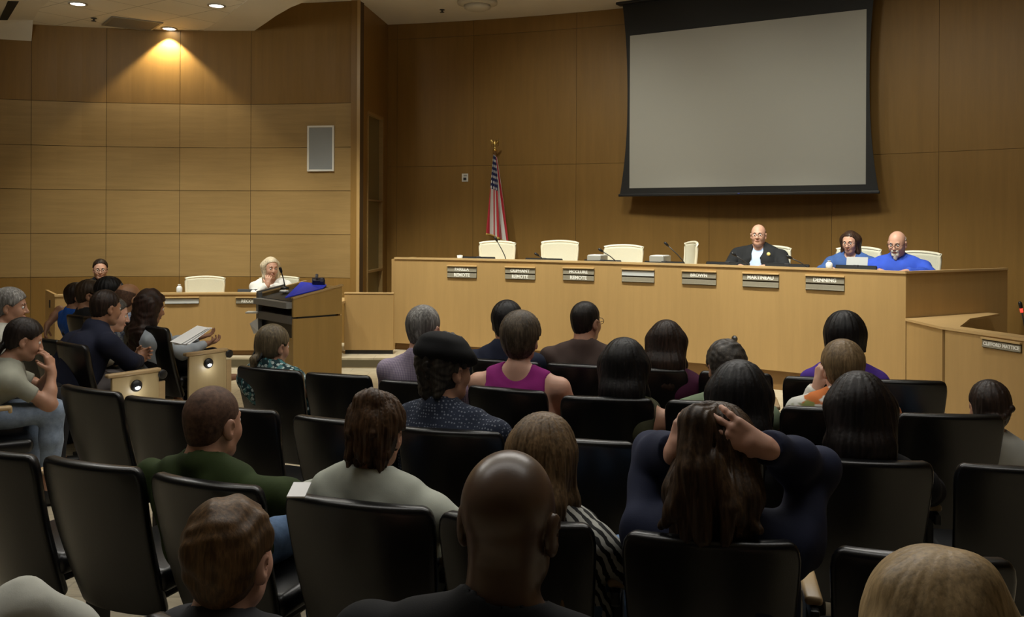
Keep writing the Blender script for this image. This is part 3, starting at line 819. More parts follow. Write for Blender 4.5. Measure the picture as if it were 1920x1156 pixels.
# raised floor behind the dais
bm = BM(); ad = [ang(circ(745, RD))+(ang(circ(1705, RD))-ang(circ(745, RD)))*i/20 for i in range(21)]
strip(bm, [pol(a, RD+.35) for a in ad], [pol(a, RW-.03) for a in ad], ZP+.001, ZD); structure('floor_dais', bm, M_KICK)

# ------------------------------------------------------------------ dais, desks, gate
a0, a1 = ang(circ(740, RD)), ang(circ(1699, RD))
N_ = 48; AD = [a0+(a1-a0)*i/N_ for i in range(N_+1)]
dais = empty('council_dais', (*pol((a0+a1)/2, RD), 0), 0, 'long curved maple council dais with a row of nameplates', 'desk')
def local(o, root): o.matrix_parent_inverse = Matrix.Translation(-Vector(root.location)) if root.rotation_euler.z == 0 else root.matrix_basis.inverted(); return o
def part(name, bm, m, root, smooth=False, lab=None):
    o = obj(name, bm, m, root, smooth); o.matrix_parent_inverse = (Matrix.Translation(root.location) @ root.rotation_euler.to_matrix().to_4x4()).inverted()
    if lab: o['label'] = lab
    return o
bm = BM(); strip(bm, [pol(a, RD) for a in AD], [pol(a, RD+.03) for a in AD], .20, ZDT-.022); part('front_panel', bm, M_DESK, dais)
bm = BM(); strip(bm, [pol(a, RD-.012) for a in AD], [pol(a, RD+.07) for a in AD], ZDT-.022, ZDT); part('ledge', bm, M_DESKTOP, dais, lab='pale top edge')
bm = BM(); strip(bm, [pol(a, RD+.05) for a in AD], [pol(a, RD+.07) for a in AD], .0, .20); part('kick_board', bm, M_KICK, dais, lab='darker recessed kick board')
bm = BM(); strip(bm, [pol(a, RD+.031) for a in AD[1:-1]], [pol(a, RD+.72) for a in AD[1:-1]], ZD+.70, ZD+.73); part('worktop', bm, M_DESKTOP, dais)
eL0, eL1 = Vector(pol(a0, RD+.0)), Vector(pol(a0, RD+.75))
bm = BM(); q = Vector(pol(a0+.004, RD+.75)); q0 = Vector(pol(a0+.004, RD+.03))
prism(bm, [tuple(Vector(pol(a0, RD+.03))), tuple(eL1), tuple(q), tuple(q0)], ZP+.001, ZDT-.022); part('end_panel', bm, M_DESK, dais)
pE = Vector(pol(a1, RD)); pE2 = on(1889, 502, ZDT); pE2 = Vector((pE2.x, pE2.y)); dd = (pE2-pE).normalized(); nn = Vector((-dd.y, dd.x))
bm = BM(); prism(bm, [tuple(pE+dd*.002), tuple(pE2), tuple(pE2+nn*.03), tuple(pE+nn*.03+dd*.03)], .01, ZDT-.022); part('end_panel', bm, M_DESK, dais)
bm = BM(); prism(bm, [tuple(pE-nn*.008), tuple(pE2-nn*.008), tuple(pE2+nn*.05), tuple(pE+nn*.05)], ZDT-.021, ZDT); part('ledge', bm, M_DESKTOP, dais)

# left staff desk on its own curve
ZL = .854
lp = [on(103, 552, ZL), on(190, 550.5, ZL), on(290, 549, ZL), on(380, 548.5, ZL), on(480, 549, ZL), on(560, 549, ZL), on(640, 550, ZL)]
lp = [Vector((p.x, p.y)) for p in lp]
# smooth through a gentle arc
cc = [lp[0].lerp(lp[-1], i/16) for i in range(17)]; cc = [p+Vector((0, .22*math.sin(PI*i/16))) for i, p in enumerate(cc)]
lend = on(85, 543, ZL); lend = Vector((lend.x, lend.y))
sd = empty('staff_desk', (*cc[8], ZP), 0, 'low curved maple staff desk below the panelled left wall', 'desk')
def offs(P_, o): return [(p.x+.02*o, p.y+o) for p in P_]
bm = BM(); strip(bm, offs(cc, 0), offs(cc, .03), ZP+.06, ZL-.022); part('front_panel', bm, M_DESK, sd)
bm = BM(); strip(bm, offs(cc, -.01), offs(cc, .07), ZL-.022, ZL); part('ledge', bm, M_DESKTOP, sd, lab='pale top edge')
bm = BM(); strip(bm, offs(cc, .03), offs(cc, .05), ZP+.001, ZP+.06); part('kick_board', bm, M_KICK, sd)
bm = BM(); strip(bm, offs(cc[:], .031), offs(cc[:], .62), ZL-.13, ZL-.10); part('worktop', bm, M_DESKTOP, sd)
bm = BM(); nn2 = (lend-cc[0]).normalized(); n3 = Vector((-nn2.y, nn2.x))*-1
prism(bm, [tuple(cc[0]+nn2*.002), tuple(lend), tuple(lend+n3*.03), tuple(cc[0]+n3*.03)], ZP+.002, ZL); ep = part('end_panel', bm, M_DESK, sd)
bm = BM(); gp = cc[0].lerp(lend, .48); box(bm, (gp.x-n3.x*.004, gp.y-n3.y*.004, .72), (.05, .012, .09), Matrix.Rotation(math.atan2(nn2.y, nn2.x), 3, 'Z'), .004); part('cable_port', bm, M_BLACK, sd, lab='small black oval port')

# low gate panel between podium and dais
g0, g1 = on(645, 548, .85), on(735, 550, .85)
gate = empty('gate_panel', (*((g0+g1)/2).xy, ZP), 0, 'low square maple panel standing between podium and dais', 'panel')
bm = BM(); box(bm, ((g0.x+g1.x)/2, g0.y+.04, (.165+.83)/2), (g1.x-g0.x, .035, .83-.165), None, .003); part('panel', bm, M_DESK, gate)
bm = BM(); box(bm, ((g0.x+g1.x)/2, g0.y+.04, .84), (g1.x-g0.x+.006, .045, .018), None, .003); part('top_edge', bm, M_DESKTOP, gate)
bm = BM(); box(bm, ((g0.x+g1.x)/2, g0.y+.06, (ZP+.165)/2+.001), (g1.x-g0.x-.02, .05, .165-ZP), None, .002); part('foot_rail', bm, M_BLACK, gate)

# right staff desk
ZR = .82
r0, r1 = pE, on(1767, 612, ZR); r1 = Vector((r1.x, r1.y)); r2 = on(1922, 634, ZR); r2 = Vector((r2.x, r2.y)); r3 = r2+(r2-r1)*1.6
rd = empty('staff_desk', (r1.x+.4, r1.y, 0), 0, 'angled maple staff desk at the right edge, below the dais end', 'desk')
def wallseg(bm, a, b, th, z0, z1):
    d_ = (b-a).normalized(); n_ = Vector((-d_.y, d_.x)); prism(bm, [tuple(a), tuple(b), tuple(b+n_*th), tuple(a+n_*th)], z0, z1)
b0 = r0+Vector((.0, -.016))
bm = BM(); wallseg(bm, r1, b0, -.03, .001, ZR-.022); part('side_panel', bm, M_DESK, rd)
bm = BM(); wallseg(bm, r1+(r3-r1).normalized()*.03, r3, .03, .001, ZR-.022); part('front_panel', bm, M_DESK, rd)
bm = BM(); du = (r3-r1).normalized(); nu = Vector((-du.y, du.x))
prism(bm, [tuple(r1-nu*.01-du*.012), tuple(r3-nu*.01), tuple(r3+nu*.16), tuple(r1+nu*.16+du*.03), ], ZR-.022, ZR); part('ledge', bm, M_DESKTOP, rd, lab='pale top ledge')
bm = BM(); e2 = pE+dd*1.2-nn*.012; prism(bm, [tuple(b0+Vector((-.012, 0))), tuple(r1+Vector((-.012, 0.012))), tuple(r1+nu*.161+du*.03), tuple(r1+nu*.5+Vector((.1, .5))), tuple(e2-nn*.12), tuple(e2), tuple(pE+dd*.02-nn*.012)], ZR-.022, ZR-.0005); part('ledge', bm, M_DESKTOP, rd)
bm = BM(); prism(bm, [tuple(r1+nu*.165+du*.05), tuple(r3+nu*.165), tuple(r3+nu*.7), tuple(r1+nu*.6+du*.4)], ZR-.12, ZR-.09); part('worktop', bm, M_DESKTOP, rd)

# ------------------------------------------------------------------ nameplates
M_PLATE = mat('brushed_plate', (.27, .245, .185), .5, 0, .06, 60); M_PLATE2 = mat('bare_plate', (.50, .51, .50), .45, 0)
M_LET = mat('white_lettering', (.85, .84, .78), .6)
M_DARKGAP = mat('plate_backing', (.05, .035, .012), .8)  # dark brown board that shows between the slats
def plate(px, py, Wd, rows, lab, pos, yaw, bare=False, oneline=False, rise=0., fs=.050):
    """rows: text of the slats; hung on the desk face; pos = top middle, yaw = facing"""
    r = empty('nameplate', pos, yaw, lab, 'sign', 'nameplates on the desks')
    h = .068; n = len(rows)
    bm = BM(); box(bm, (0, -.013, -.008), (Wd, .026, .016), None, .003); obj('top_rail', bm, M_DESKTOP, r)
    bm = BM(); box(bm, (0, -.004, -.016-h*n/2), (Wd-.004, .008, h*n), None, .001); obj('back_board', bm, M_DARKGAP, r)
    for i, tx in enumerate(rows):
        zc = -.022-h*i-h/2+.004
        bm = BM(); box(bm, (0, -.010, zc), (Wd-.008, .006, h-.016), None, .0015); box(bm, (0, -.0135, zc-h/2+.012), (Wd-.008, .010, .008), None, .001)
        s_ = obj('slat', bm, M_PLATE2 if (bare and i == 0) else M_PLATE, r)
        if tx:
            me = text_mesh(tx, fs if i == 0 else .054, .001, .0018); me.transform(Matrix.Translation((0, -.0138, zc+.002)) @ Matrix.Rotation(PI/2, 4, 'X')); link('lettering', me, M_LET, s_)
    return r
for px, py, w_, rows, lab, bare in [
    (867, 497, 56, ('PARILLA', 'REMOTE'), 'nameplate reading PARILLA over REMOTE, leftmost on the dais front', False),
    (976, 499.5, 57, ('OLIPHANT', 'REMOTE'), 'nameplate reading OLIPHANT over REMOTE on the dais front', False),
    (1085.5, 501, 58, ('MCCLURE', 'REMOTE'), 'nameplate reading MCCLURE over REMOTE on the dais front', False),
    (1197, 503.5, 58, ('', ''), 'blank two-slat silver nameplate in the middle of the dais front', True),
    (1311.5, 507, 60, ('BROWN', ''), 'nameplate reading BROWN over an empty slat on the dais front', False),
    (1427, 511, 61, ('MARTINEAU', ''), 'nameplate reading MARTINEAU below the man in the black suit', False),
    (1547.5, 515.5, 63, ('DENNING', ''), 'nameplate reading DENNING, rightmost on the dais front', False)]:
    p = circ(px, RD); x_, y_ = unroll(px, py); z = ZC-y_*p.y/F
    a = ang(p); q = pol(a, RD-.0005); yaw = a-PI/2
    tw_ = w_*p.y/F/abs(math.cos(math.atan2(p.x, p.y)+ -yaw*1.0)) if False else .385
    plate(px, py, tw_, rows, lab, (q[0], q[1], z), yaw, bare)
def onarc(px, o=0):
    k = unroll(px, YH)[0]/F
    for i in range(len(cc)-1):
        a_, b_ = cc[i], cc[i+1]
        f0 = a_.x-k*a_.y; f1 = b_.x-k*b_.y
        if f0 <= 0 <= f1:
            t_ = f0/(f0-f1); p = a_.lerp(b_, t_); return p, math.atan2(b_.y-a_.y, b_.x-a_.x)
    return cc[-1], 0
for px, py, rows, lab, bare in [(342, 556, ('',), 'blank single-slat nameplate on the left staff desk', True), (474, 556, ('RECORDER',), 'lettered nameplate on the left staff desk, half hidden by the podium', False)]:
    p, yw = onarc(px); x_, y_ = unroll(px, py); plate(px, py, .385, rows, lab, (p.x, p.y-.001, ZC-y_*p.y/F), yw, bare)
k_ = unroll(1879, 636)[0]/F; tt = (k_*r1.y-r1.x)/(du.x-k_*du.y); pp = r1+du*tt; x_, y_ = unroll(1879, 636)
plate(0, 0, .37, ('CLIFFORD MATTICE',), 'nameplate reading CLIFFORD MATTICE on the right staff desk', (pp.x-nu.x*.0005, pp.y-nu.y*.0005, ZC-y_*pp.y/F), math.atan2(du.y, du.x), False, fs=.038)

# ------------------------------------------------------------------ projection screen
sl, sr_ = Vector((1.515*1.0, 11.75)), Vector((4.0, 10.25))
SCL = 1.0625
pA = at(1179, 354, 11.75*SCL/1.0625+.55); 
yl, yr_ = 11.72, 10.2
def sc(px, py, left): return at(px, py, yl if left else yr_)
TL, TR, BL, BR = sc(1182, 66, 1), sc(1625, 19, 0), sc(1179, 354, 1), sc(1624, 344, 0)
zb = (BL.z+BR.z)/2; zt = (TL.z+TR.z)/2
ps = empty('projection_screen', (*((TL+TR)/2).xy, zb), math.atan2(TR.y-TL.y, TR.x-TL.x), 'large blank grey-white projection screen with black tensioned border on the back wall', 'screen')
half = (TR.xy-TL.xy).length/2; hgt = zt-zb
M_SCR = mat('screen_fabric', (.37, .365, .33), .75, spec=.2); M_BORD = mat('screen_border', (.006, .006, .006), .7)
def outline(n, top):      # half-width of the black cloth at height t
    return half*(1.0)+.035+.10*abs(2*n-1)**2.2*(1 if n < .5 else .75)
bm = BM(); zs = [-.075+(top_h)*i/24 for top_h in (hgt+.075+.42,) for i in range(25)]
Lr = []
for z in zs:
    tt_ = (z+.075)/(hgt+.5); w_ = outline(tt_, 0)
    Lr.append((-w_, w_, z))
F_ = [[bm.verts.new((x, y, z)) for (x, y) in ((a_, -.006), (b_, -.006), (b_, 0), (a_, 0))] for a_, b_, z in Lr]
for i in range(len(F_)-1):
    for k in range(4): bm.faces.new((F_[i][k], F_[i][(k+1) % 4], F_[i+1][(k+1) % 4], F_[i+1][k]))
bm.faces.new(F_[0][::-1]); bm.faces.new(F_[-1]); obj('border', bm, M_BORD, ps)
bm = BM(); box(bm, (0, -.009, hgt/2), (half*2, .004, hgt)); obj('viewing_surface', bm, M_SCR, ps)
M_TRIM = mat('screen_edge_line', (.6, .57, .5), .7)
bm = BM(); box(bm, (0, -.012, -.09), (half*2+.30, .035, .035), None, .008); obj('bottom_bar', bm, M_BLACK, ps)
bm = BM(); box(bm, (0, -.034, -.085), (.025, .012, .012), None, .003); obj('sensor', bm, mat('blue_sensor', (.03, .04, .3), .3), ps)
bm = BM(); box(bm, (0, .0, (ZCH-zb+hgt+.41)/2), (half*2+.36, .14, ZCH-zb-hgt-.41), None, .01); obj('case', bm, M_BLACK, ps)

# ------------------------------------------------------------------ flag
fp = at(927, 470, 12.45); fl_ = empty('flag', (fp.x, fp.y, ZD), 0, 'American flag furled on a pole with brass eagle, left of the screen', 'flag')
ztop = at(927, 262, 12.45).z-ZD
brass = mat('brass', (.55, .38, .12), .3, .9); 
bm = BM(); lathe(bm, [(.014, 0.02), (.014, ztop-.16)], (0, 0, 0), 12); obj('pole', bm, wood('flag_pole_wood', (.14, .07, .03)), fl_, True)
bm = BM(); lathe(bm, [(.16, 0), (.16, .015), (.05, .04), (.03, .1), (.02, .1)], (0, 0, 0), 24); obj('base', bm, brass, fl_, True)
bm = BM(); lathe(bm, [(.012, ztop-.16), (.03, ztop-.15), (.03, ztop-.13), (.012, ztop-.12), (.018, ztop-.09), (.022, ztop-.05), (.012, ztop-.02), (.004, ztop)], (0, 0, 0), 12)
for sx in (1, -1):
    tube(bm, [(sx*.01, 0, ztop-.06), (sx*.04, 0, ztop-.02), (sx*.05, 0, ztop+.0), (sx*.045, 0, ztop-.09)], [.012, .018, .012, .004], 8)
obj('eagle_finial', bm, brass, fl_, True)
# cloth: a hanging cone of folds; stripes and stars follow the cloth's own u,v
t = NT('flag_cloth'); t.b.inputs['Roughness'].default_value = .75
uv = t.n('ShaderNodeUVMap'); sx_ = t.n('ShaderNodeSeparateXYZ'); t.l(uv.outputs['UV'], sx_.inputs['Vector'])
u_, v_ = sx_.outputs['X'], sx_.outputs['Y']
st = t.math('FRACT', t.math('MULTIPLY', v_, 6.5)); st = t.math('LESS_THAN', st, .5)
c1 = t.mix(st, (.55, .53, .5), (.33, .012, .02))
cu_ = t.math('MULTIPLY', t.math('LESS_THAN', u_, .42), t.math('LESS_THAN', v_, 7/13))
mp = t.n('ShaderNodeMapping'); mp.inputs['Scale'].default_value = (15, 12, 1); t.l(uv.outputs['UV'], mp.inputs['Vector'])
vo = t.n('ShaderNodeTexVoronoi', voronoi_dimensions='2D'); vo.inputs['Scale'].default_value = 1; vo.inputs['Randomness'].default_value = 0; t.l(mp.outputs['Vector'], vo.inputs['Vector'])
star = t.math('LESS_THAN', vo.outputs['Distance'], .27)
c2 = t.mix(star, (.012, .016, .07), (.6, .58, .55))
fin = t.mix(cu_, c1, c2); fr_ = t.math('GREATER_THAN', u_, .975)
t.col(t.mix(fr_, fin, (.5, .33, .08))); M_FLAG = t.m
nu_, nv_ = 46, 40; verts = []; uvs = []
top, bot = ztop-.2, ztop-1.40
for j in range(nv_+1):
    for i in range(nu_+1):
        u = i/nu_; v = j/nv_
        # u runs along the fly (down the furl), v across the stripes (around the furl)
        z = top-(top-bot)*(u*.92+.10*v*u)-.05*v
        spread = .03+.155*u**.9
        a = PI*.10+(v)*PI*1.5
        rad = spread*(.62+.2*math.sin(v*19+1.5*u))
        verts.append((-rad*math.cos(a*.72+.35)*1.15+.03*u, -.5*rad*math.sin(a*.72+.35)-.02-.35*rad*math.sin(v*19+1.5*u), z)); uvs.append((u, v))
faces = [(j*(nu_+1)+i, j*(nu_+1)+i+1, (j+1)*(nu_+1)+i+1, (j+1)*(nu_+1)+i) for j in range(nv_) for i in range(nu_)]
me = bpy.data.meshes.new('cloth'); me.from_pydata(verts, [], faces); ul = me.uv_layers.new(name='UVMap')
for lp_ in me.loops: ul.data[lp_.index].uv = uvs[lp_.vertex_index]
o = link('cloth', me, M_FLAG, fl_, True); finish(o, [('SOLIDIFY', dict(thickness=.003))])

# ------------------------------------------------------------------ wall speaker, wall plate
def on_left(px, py, o=0): 
    a = lang(px); q = pol(a, LR-.013-o, LC); x_, y_ = unroll(px, py); return Vector((q[0], q[1], ZC-y_*q[1]/F)), a-PI/2
p, yw = on_left(602.5, 278.5); s0, _ = on_left(578, 236); s1, _ = on_left(628, 321)
w_, h_ = (s1.xy-s0.xy).length, s0.z-s1.z
sp = empty('wall_speaker', p, yw, 'grey wall speaker grille in a white frame, on the left wall', 'speaker')
bm = BM()
for sx in (1, -1): box(bm, (sx*(w_/2-.012), -.015, 0), (.024, .03, h_), None, .003); box(bm, (0, -.015, sx*(h_/2-.012)), (w_-.048, .03, .024), None, .003)
obj('frame', bm, M_WHITE, sp)
t = NT('speaker_mesh'); vo = t.n('ShaderNodeTexVoronoi'); vo.inputs['Scale'].default_value = 160; vo.inputs['Randomness'].default_value = 0; t.l(t.coords(), vo.inputs['Vector'])
t.col(t.ramp(vo.outputs['Distance'], [(.25, (.10, .105, .105)), (.45, (.25, .255, .25))])); t.b.inputs['Roughness'].default_value = .6
bm = BM(); box(bm, (0, -.008, 0), (w_-.048, .012, h_-.048)); obj('grille', bm, t.m, sp)
p = circ(872.5, RW); x_, y_ = unroll(872.5, 333); a = ang(p); q = pol(a, RW-.0135)
wp = empty('wall_control', (q[0], q[1], ZC-y_*p.y/F), a-PI/2, 'small white control plate on the back wall left of the flag', 'switch')
bm = BM(); box(bm, (0, -.006, 0), (.095, .012, .115), None, .003); obj('plate', bm, M_WHITE, wp)
bm = BM(); box(bm, (0, -.015, -.018), (.045, .008, .04), None, .002); obj('button_pad', bm, M_DKGREY, wp)
bm = BM(); box(bm, (.005, -.0145, .03), (.05, .006, .022), None, .002); obj('display', bm, mat('grey_display', (.25, .26, .25), .3), wp)

# ------------------------------------------------------------------ ceiling fittings
M_LAMP = mat('lamp_glow', (1, 1, 1), .5, emit=(1, .97, .92), estr=16); M_RING = mat('lamp_ring', (.32, .28, .22), .4)
for i, (px, py, lab) in enumerate([(146, 7, 'lit recessed downlight nearest the left bulkhead'), (406, 10.5, 'lit recessed downlight by the right border of the tile ceiling'), (319, 57, 'lit recessed downlight against the wall above the bright scallop')]):
    p = on(px, py, ZCL)
    if i == 2: p.y -= .115; p.x -= -.03
    r_ = empty('downlight', p, 0, lab, 'light', 'ceiling downlights')
    bm = BM()
    lathe(bm, [(.085, .004), (.105, .0), (.105, -.008), (.082, -.010), (.078, -.002), (.078, .003)], (0, 0, 0), 28); obj('ring', bm, M_RING, r_, True)
    bm = BM(); lathe(bm, [(.077, .002), (.077, -.003), (.02, -.004)], (0, 0, 0), 24); obj('lamp', bm, M_LAMP, r_, True)
p = on(248, 44.5, ZCL); r_ = empty('air_grille', p, .62, 'grey square return-air grille in the tile ceiling', 'vent')
bm = BM(); 
for sx in (1, -1): box(bm, (sx*.29, 0, -.004), (.03, .61, .012), None, .002); box(bm, (0, sx*.29, -.004), (.55, .03, .012), None, .002)
obj('frame', bm, mat('grille_grey', (.22, .20, .165), .6), r_)
bm = BM()
for i in range(22): box(bm, (0, -.27+i*.0257, -.002), (.55, .012, .008))
box(bm, (0, 0, .002), (.56, .56, .003)); obj('louvre', bm, mat('grille_louvre', (.20, .18, .15), .6), r_)
for px, py, z, lab in [(176, 34, ZCL, 'dark sprinkler head in the tile ceiling'), (829, 18, ZCH, 'dark sprinkler head in the high ceiling above the flag')]:
    p = on(px, py, z); bm = BM(); lathe(bm, [(.035, 0), (.035, -.006), (.012, -.01), (.012, -.03), (.03, -.034), (.03, -.038), (.004, -.04)], (0, 0, 0), 14)
    o = obj('sprinkler', bm, mat('sprinkler_dark', (.03, .027, .022), .5), None, True); o.location = p; tag(o, lab, 'sprinkler', 'sprinklers')
p = on(895, 3, ZCH); r_ = empty('smoke_detector', p, 0, 'round white ceiling dome near the top edge above the flag', 'detector')
bm = BM(); lathe(bm, [(.26, 0), (.26, -.03), (.20, -.05), (.17, -.05)], (0, 0, 0), 32); obj('base', bm, mat('dome_white', (.5, .46, .38), .6), r_, True)
bm = BM(); lathe(bm, [(.17, -.05), (.17, -.085), (.12, -.11), (.01, -.12)], (0, 0, 0), 32); obj('dome', bm, mat('dome_white', (.5, .46, .38), .6), r_, True)
from mathutils.bvhtree import BVHTree
bpy.context.view_layer.update()
bv = BVHTree.FromPolygons([v.co[:] for v in bulk.data.vertices], [p.vertices[:] for p in bulk.data.polygons])
sq = []
for px, py in ((15, 2), (35.5, 3), (14, 38), (-1, 38)):
    dr = (at(px, py, 5)-Vector((0, 0, ZC))).normalized(); h_ = bv.ray_cast(Vector((0, 0, ZC)), dr)[0]
    sq.append((h_ if h_ else at(px, py, 9.5))-dr*.02)
bm = BM(); hi = [bm.verts.new(p) for p in sq]; lo = [bm.verts.new(p+Vector((0, 0, .015))) for p in sq]; bm.faces.new(hi); bm.faces.new(lo[::-1])
for i in range(4): bm.faces.new((lo[i], lo[(i+1) % 4], hi[(i+1) % 4], hi[i]))
tag(obj('slot_diffuser', bm, mat('slot_black', (.008, .007, .006), .7)), 'black slot air diffuser in the white bulkhead, top left', 'vent')

# ------------------------------------------------------------------ white task chairs behind the desks
M_CFRAME = mat('ivory_frame', (.66, .63, .5), .45); M_CMESH = mat('ivory_mesh', (.58, .565, .45), .75, noise=.06, nscale=200, bump=.2)
def task_chair(lab, group):
    r = empty('task_chair', (0, 0, 0), 0, lab, 'chair', group)
    bm = BM()
    n = 14
    def bp(u, v):      # u across -1..1, v up 0..1
        w = .235*(.86+.14*v)
        x = u*w; z = .52+.50*v+(.022*(1-u*u) if v > .5 else 0)*(v-.5)*2
        y = -.20-.07*v+.045*u*u-.02*math.sin(PI*v); return (x, y, z)
    G = [[bm.verts.new(bp(-1+2*i/n, j/n)) for i in range(n+1)] for j in range(n+1)]
    for j in range(n):
        for i in range(n): bm.faces.new((G[j][i], G[j][i+1], G[j+1][i+1], G[j+1][i]))
    o = obj('back_mesh', bm, M_CMESH, r, True); finish(o, [('SOLIDIFY', dict(thickness=.012))])
    bm = BM(); rim = [bp(-1, j/n) for j in range(n+1)]+[bp(-1+2*i/n, 1) for i in range(1, n)]+[bp(1, 1-j/n) for j in range(n+1)]+[bp(1-2*i/n, 0) for i in range(1, n+1)]
    tube(bm, rim, .018, 8); obj('back_frame', bm, M_CFRAME, r, True)
    bm = BM(); box(bm, (0, .03, .47), (.48, .46, .07), None, .03, seg=3); obj('seat', bm, M_CMESH, r, True)
    bm = BM(); tube(bm, [(0, -.21, .62), (0, -.25, .5), (0, -.15, .41), (0, .02, .41)], .022, 8); lathe(bm, [(.035, .12), (.035, .25), (.022, .25), (.022, .43)], (0, .02, 0), 14); obj('column', bm, M_DKGREY, r, True)
    bm = BM()
    for k in range(5):
        a = 2*PI*k/5+.3; tube(bm, [(0, .02, .12), (.16*math.cos(a), .02+.16*math.sin(a), .105), (.30*math.cos(a), .02+.30*math.sin(a), .07)], [.03, .022, .016], 8)
    obj('base', bm, M_DKGREY, r, True)
    for k in range(5):
        a = 2*PI*k/5+.3; bm = BM(); lathe(bm, [(.02, -.012), (.03, -.010), (.03, .010), (.02, .012)], (.30*math.cos(a), .02+.30*math.sin(a), .03), 12, Matrix.Rotation(PI/2, 3, 'X')); obj('caster', bm, M_BLACK, r, True)
    for sx in (1, -1):
        bm = BM(); tube(bm, [(sx*.24, -.1, .47), (sx*.29, -.08, .55), (sx*.29, -.04, .66)], .015, 8); box(bm, (sx*.29, .02, .675), (.07, .24, .03), None, .012); obj('armrest', bm, M_CFRAME, r, True)
    return r
tc = None
for px, py, Y, yaw, fz, lab in [
    (934.5, 451, 11.55, 163, ZD, 'empty ivory task chair in front of the flag, behind the dais'),
    (1051.5, 450, 11.3, 160, ZD, 'empty ivory task chair second from the left behind the dais'),
    (1171, 458, 10.95, 158, ZD, 'empty ivory task chair third from the left behind the dais'),
    (1303, 452, 10.5, 95, ZD, 'empty ivory task chair turned sideways left of the suited man'),
    (1447, 460, 10.2, 140, ZD, 'ivory task chair under the man in the black suit'),
    (1613, 462, 9.65, 135, ZD, 'ivory task chair under the woman in the blue top'),
    (1722, 470, 9.33, 135, ZD, 'ivory task chair under the bearded man in the blue shirt'),
    (386.5, 517, 11.25, 183, ZP, 'empty ivory task chair in the middle of the left staff desk'),
    (524, 517, 11.42, 190, ZP, 'ivory task chair under the woman in the white jacket'),
    (190, 530, 11.42, 200, ZP, 'ivory task chair under the uniformed officer at the left desk')]:
    if tc is None: tc = task_chair(lab, 'ivory task chairs'); c_ = tc
    else: c_ = copy_tree(tc); c_['label'] = lab
    p = at(px, py, Y); ya = math.radians(yaw); Rz = Matrix.Rotation(ya, 3, 'Z')
    off = Rz @ Vector((0, -.27, 0)); c_.location = (p.x-off.x, p.y-off.y, fz); c_.rotation_euler = (0, 0, ya)
    c_.scale = (1, 1, (p.z-fz)/1.055)

# ------------------------------------------------------------------ things on the dais
def arcpt(px, dr, z=None): 
    a = ang(circ(px, RD)); q = pol(a, RD+dr); return Vector((q[0], q[1], z if z is not None else ZD+.73)), a-PI/2
mon = None
for i, (px, w_, top_) in enumerate([(884, .43, 480), (1006, .47, 483), (1116, .45, 486), (1231, .46, 488.5), (1350, .48, 489), (1461, .46, 492), (1590, .40, 494)]):
    p, yw = arcpt(px, .16)
    if mon is None:
        mon = empty('monitor', p, yw, '', 'monitor', 'low monitors along the dais')
        bm = BM(); box(bm, (0, 0, 0), (.44, .025, .12), None, .006); o = obj('screen', bm, mat('monitor_black', (.004, .004, .004), .6, spec=.15), mon); o.rotation_euler = (math.radians(-38), 0, 0); o.location = (0, .05, .02)
        bm = BM(); box(bm, (0, .08, .008), (.2, .14, .014), None, .004); box(bm, (0, .075, .04), (.05, .03, .07), None, .004); obj('stand', bm, M_DKGREY, mon); m_ = mon
    else: m_ = copy_tree(mon)
    m_.location = p; m_.rotation_euler = (0, 0, yw)
    pz = at(px, top_-3.5, p.y).z
    m_.location.z = p.z; h0 = pz-p.z
    m_.scale = (w_/.44, 1, max(.6, h0/.10))
    m_['label'] = ['black monitor edge at the left end of the dais', 'black monitor edge between the first and second dais chairs', 'black monitor edge between the second and third dais chairs', 'black monitor edge right of the third dais chair', 'black monitor edge left of the suited man', 'black monitor edge right of the suited man', 'black monitor edge in front of the woman in blue'][i]
mk = None
def mic(pb, pt, lab, red=False):
    b = Vector(pb); r = empty('gooseneck_microphone', b, 0, lab, 'microphone', 'gooseneck microphones')
    tp = Vector(pt)-b; mid = tp*.5+Vector((0, 0, .03))
    bm = BM(); lathe(bm, [(.045, 0), (.045, .012), (.02, .022), (.008, .03)], (0, 0, 0), 16); obj('base', bm, M_BLACK, r, True)
    bm = BM(); tube(bm, [(0, 0, .02), mid*.5+Vector((0, 0, .02)), mid, tp], .0055, 8); obj('gooseneck', bm, M_DKGREY, r, True)
    dx = tp-mid; dx.normalize(); bm = BM(); tube(bm, [tp-dx*.02, tp, tp+dx*.035, tp+dx*.045], [.008, .015, .015, .007], 10); obj('head', bm, M_BLACK, r, True)
    if red: bm = BM(); tube(bm, [tp-dx*.045, tp-dx*.012], [.011, .011], 10); obj('light_ring', bm, mat('red_ring', (.4, .01, .01), .3, emit=(1, .05, .03), estr=2), r, True)
    return r
for pxb, pxt, pyt, lab in [(943, 931, 450, 'gooseneck microphone in front of the flag chair'), (1152, 1128, 470, 'gooseneck microphone left of the third dais chair'), (1280, 1251, 459, 'long gooseneck microphone in the middle of the dais'), (1400, 1378, 478, 'gooseneck microphone before the suited man'), (1512, 1482, 483, 'gooseneck microphone between the suited man and the woman'), (1014, 1008, 478, 'gooseneck microphone behind the second nameplate')]:
    p, yw = arcpt(pxb, .14); mic(p, at(pxt, pyt, p.y-.02), lab)
pr_ = r1+nu*.32+du*.55
b_ = Vector((pr_.x, pr_.y, ZR-.089)); mic(b_, at(1914, 575, b_.y), 'gooseneck microphone with a red ring at the right edge', True)
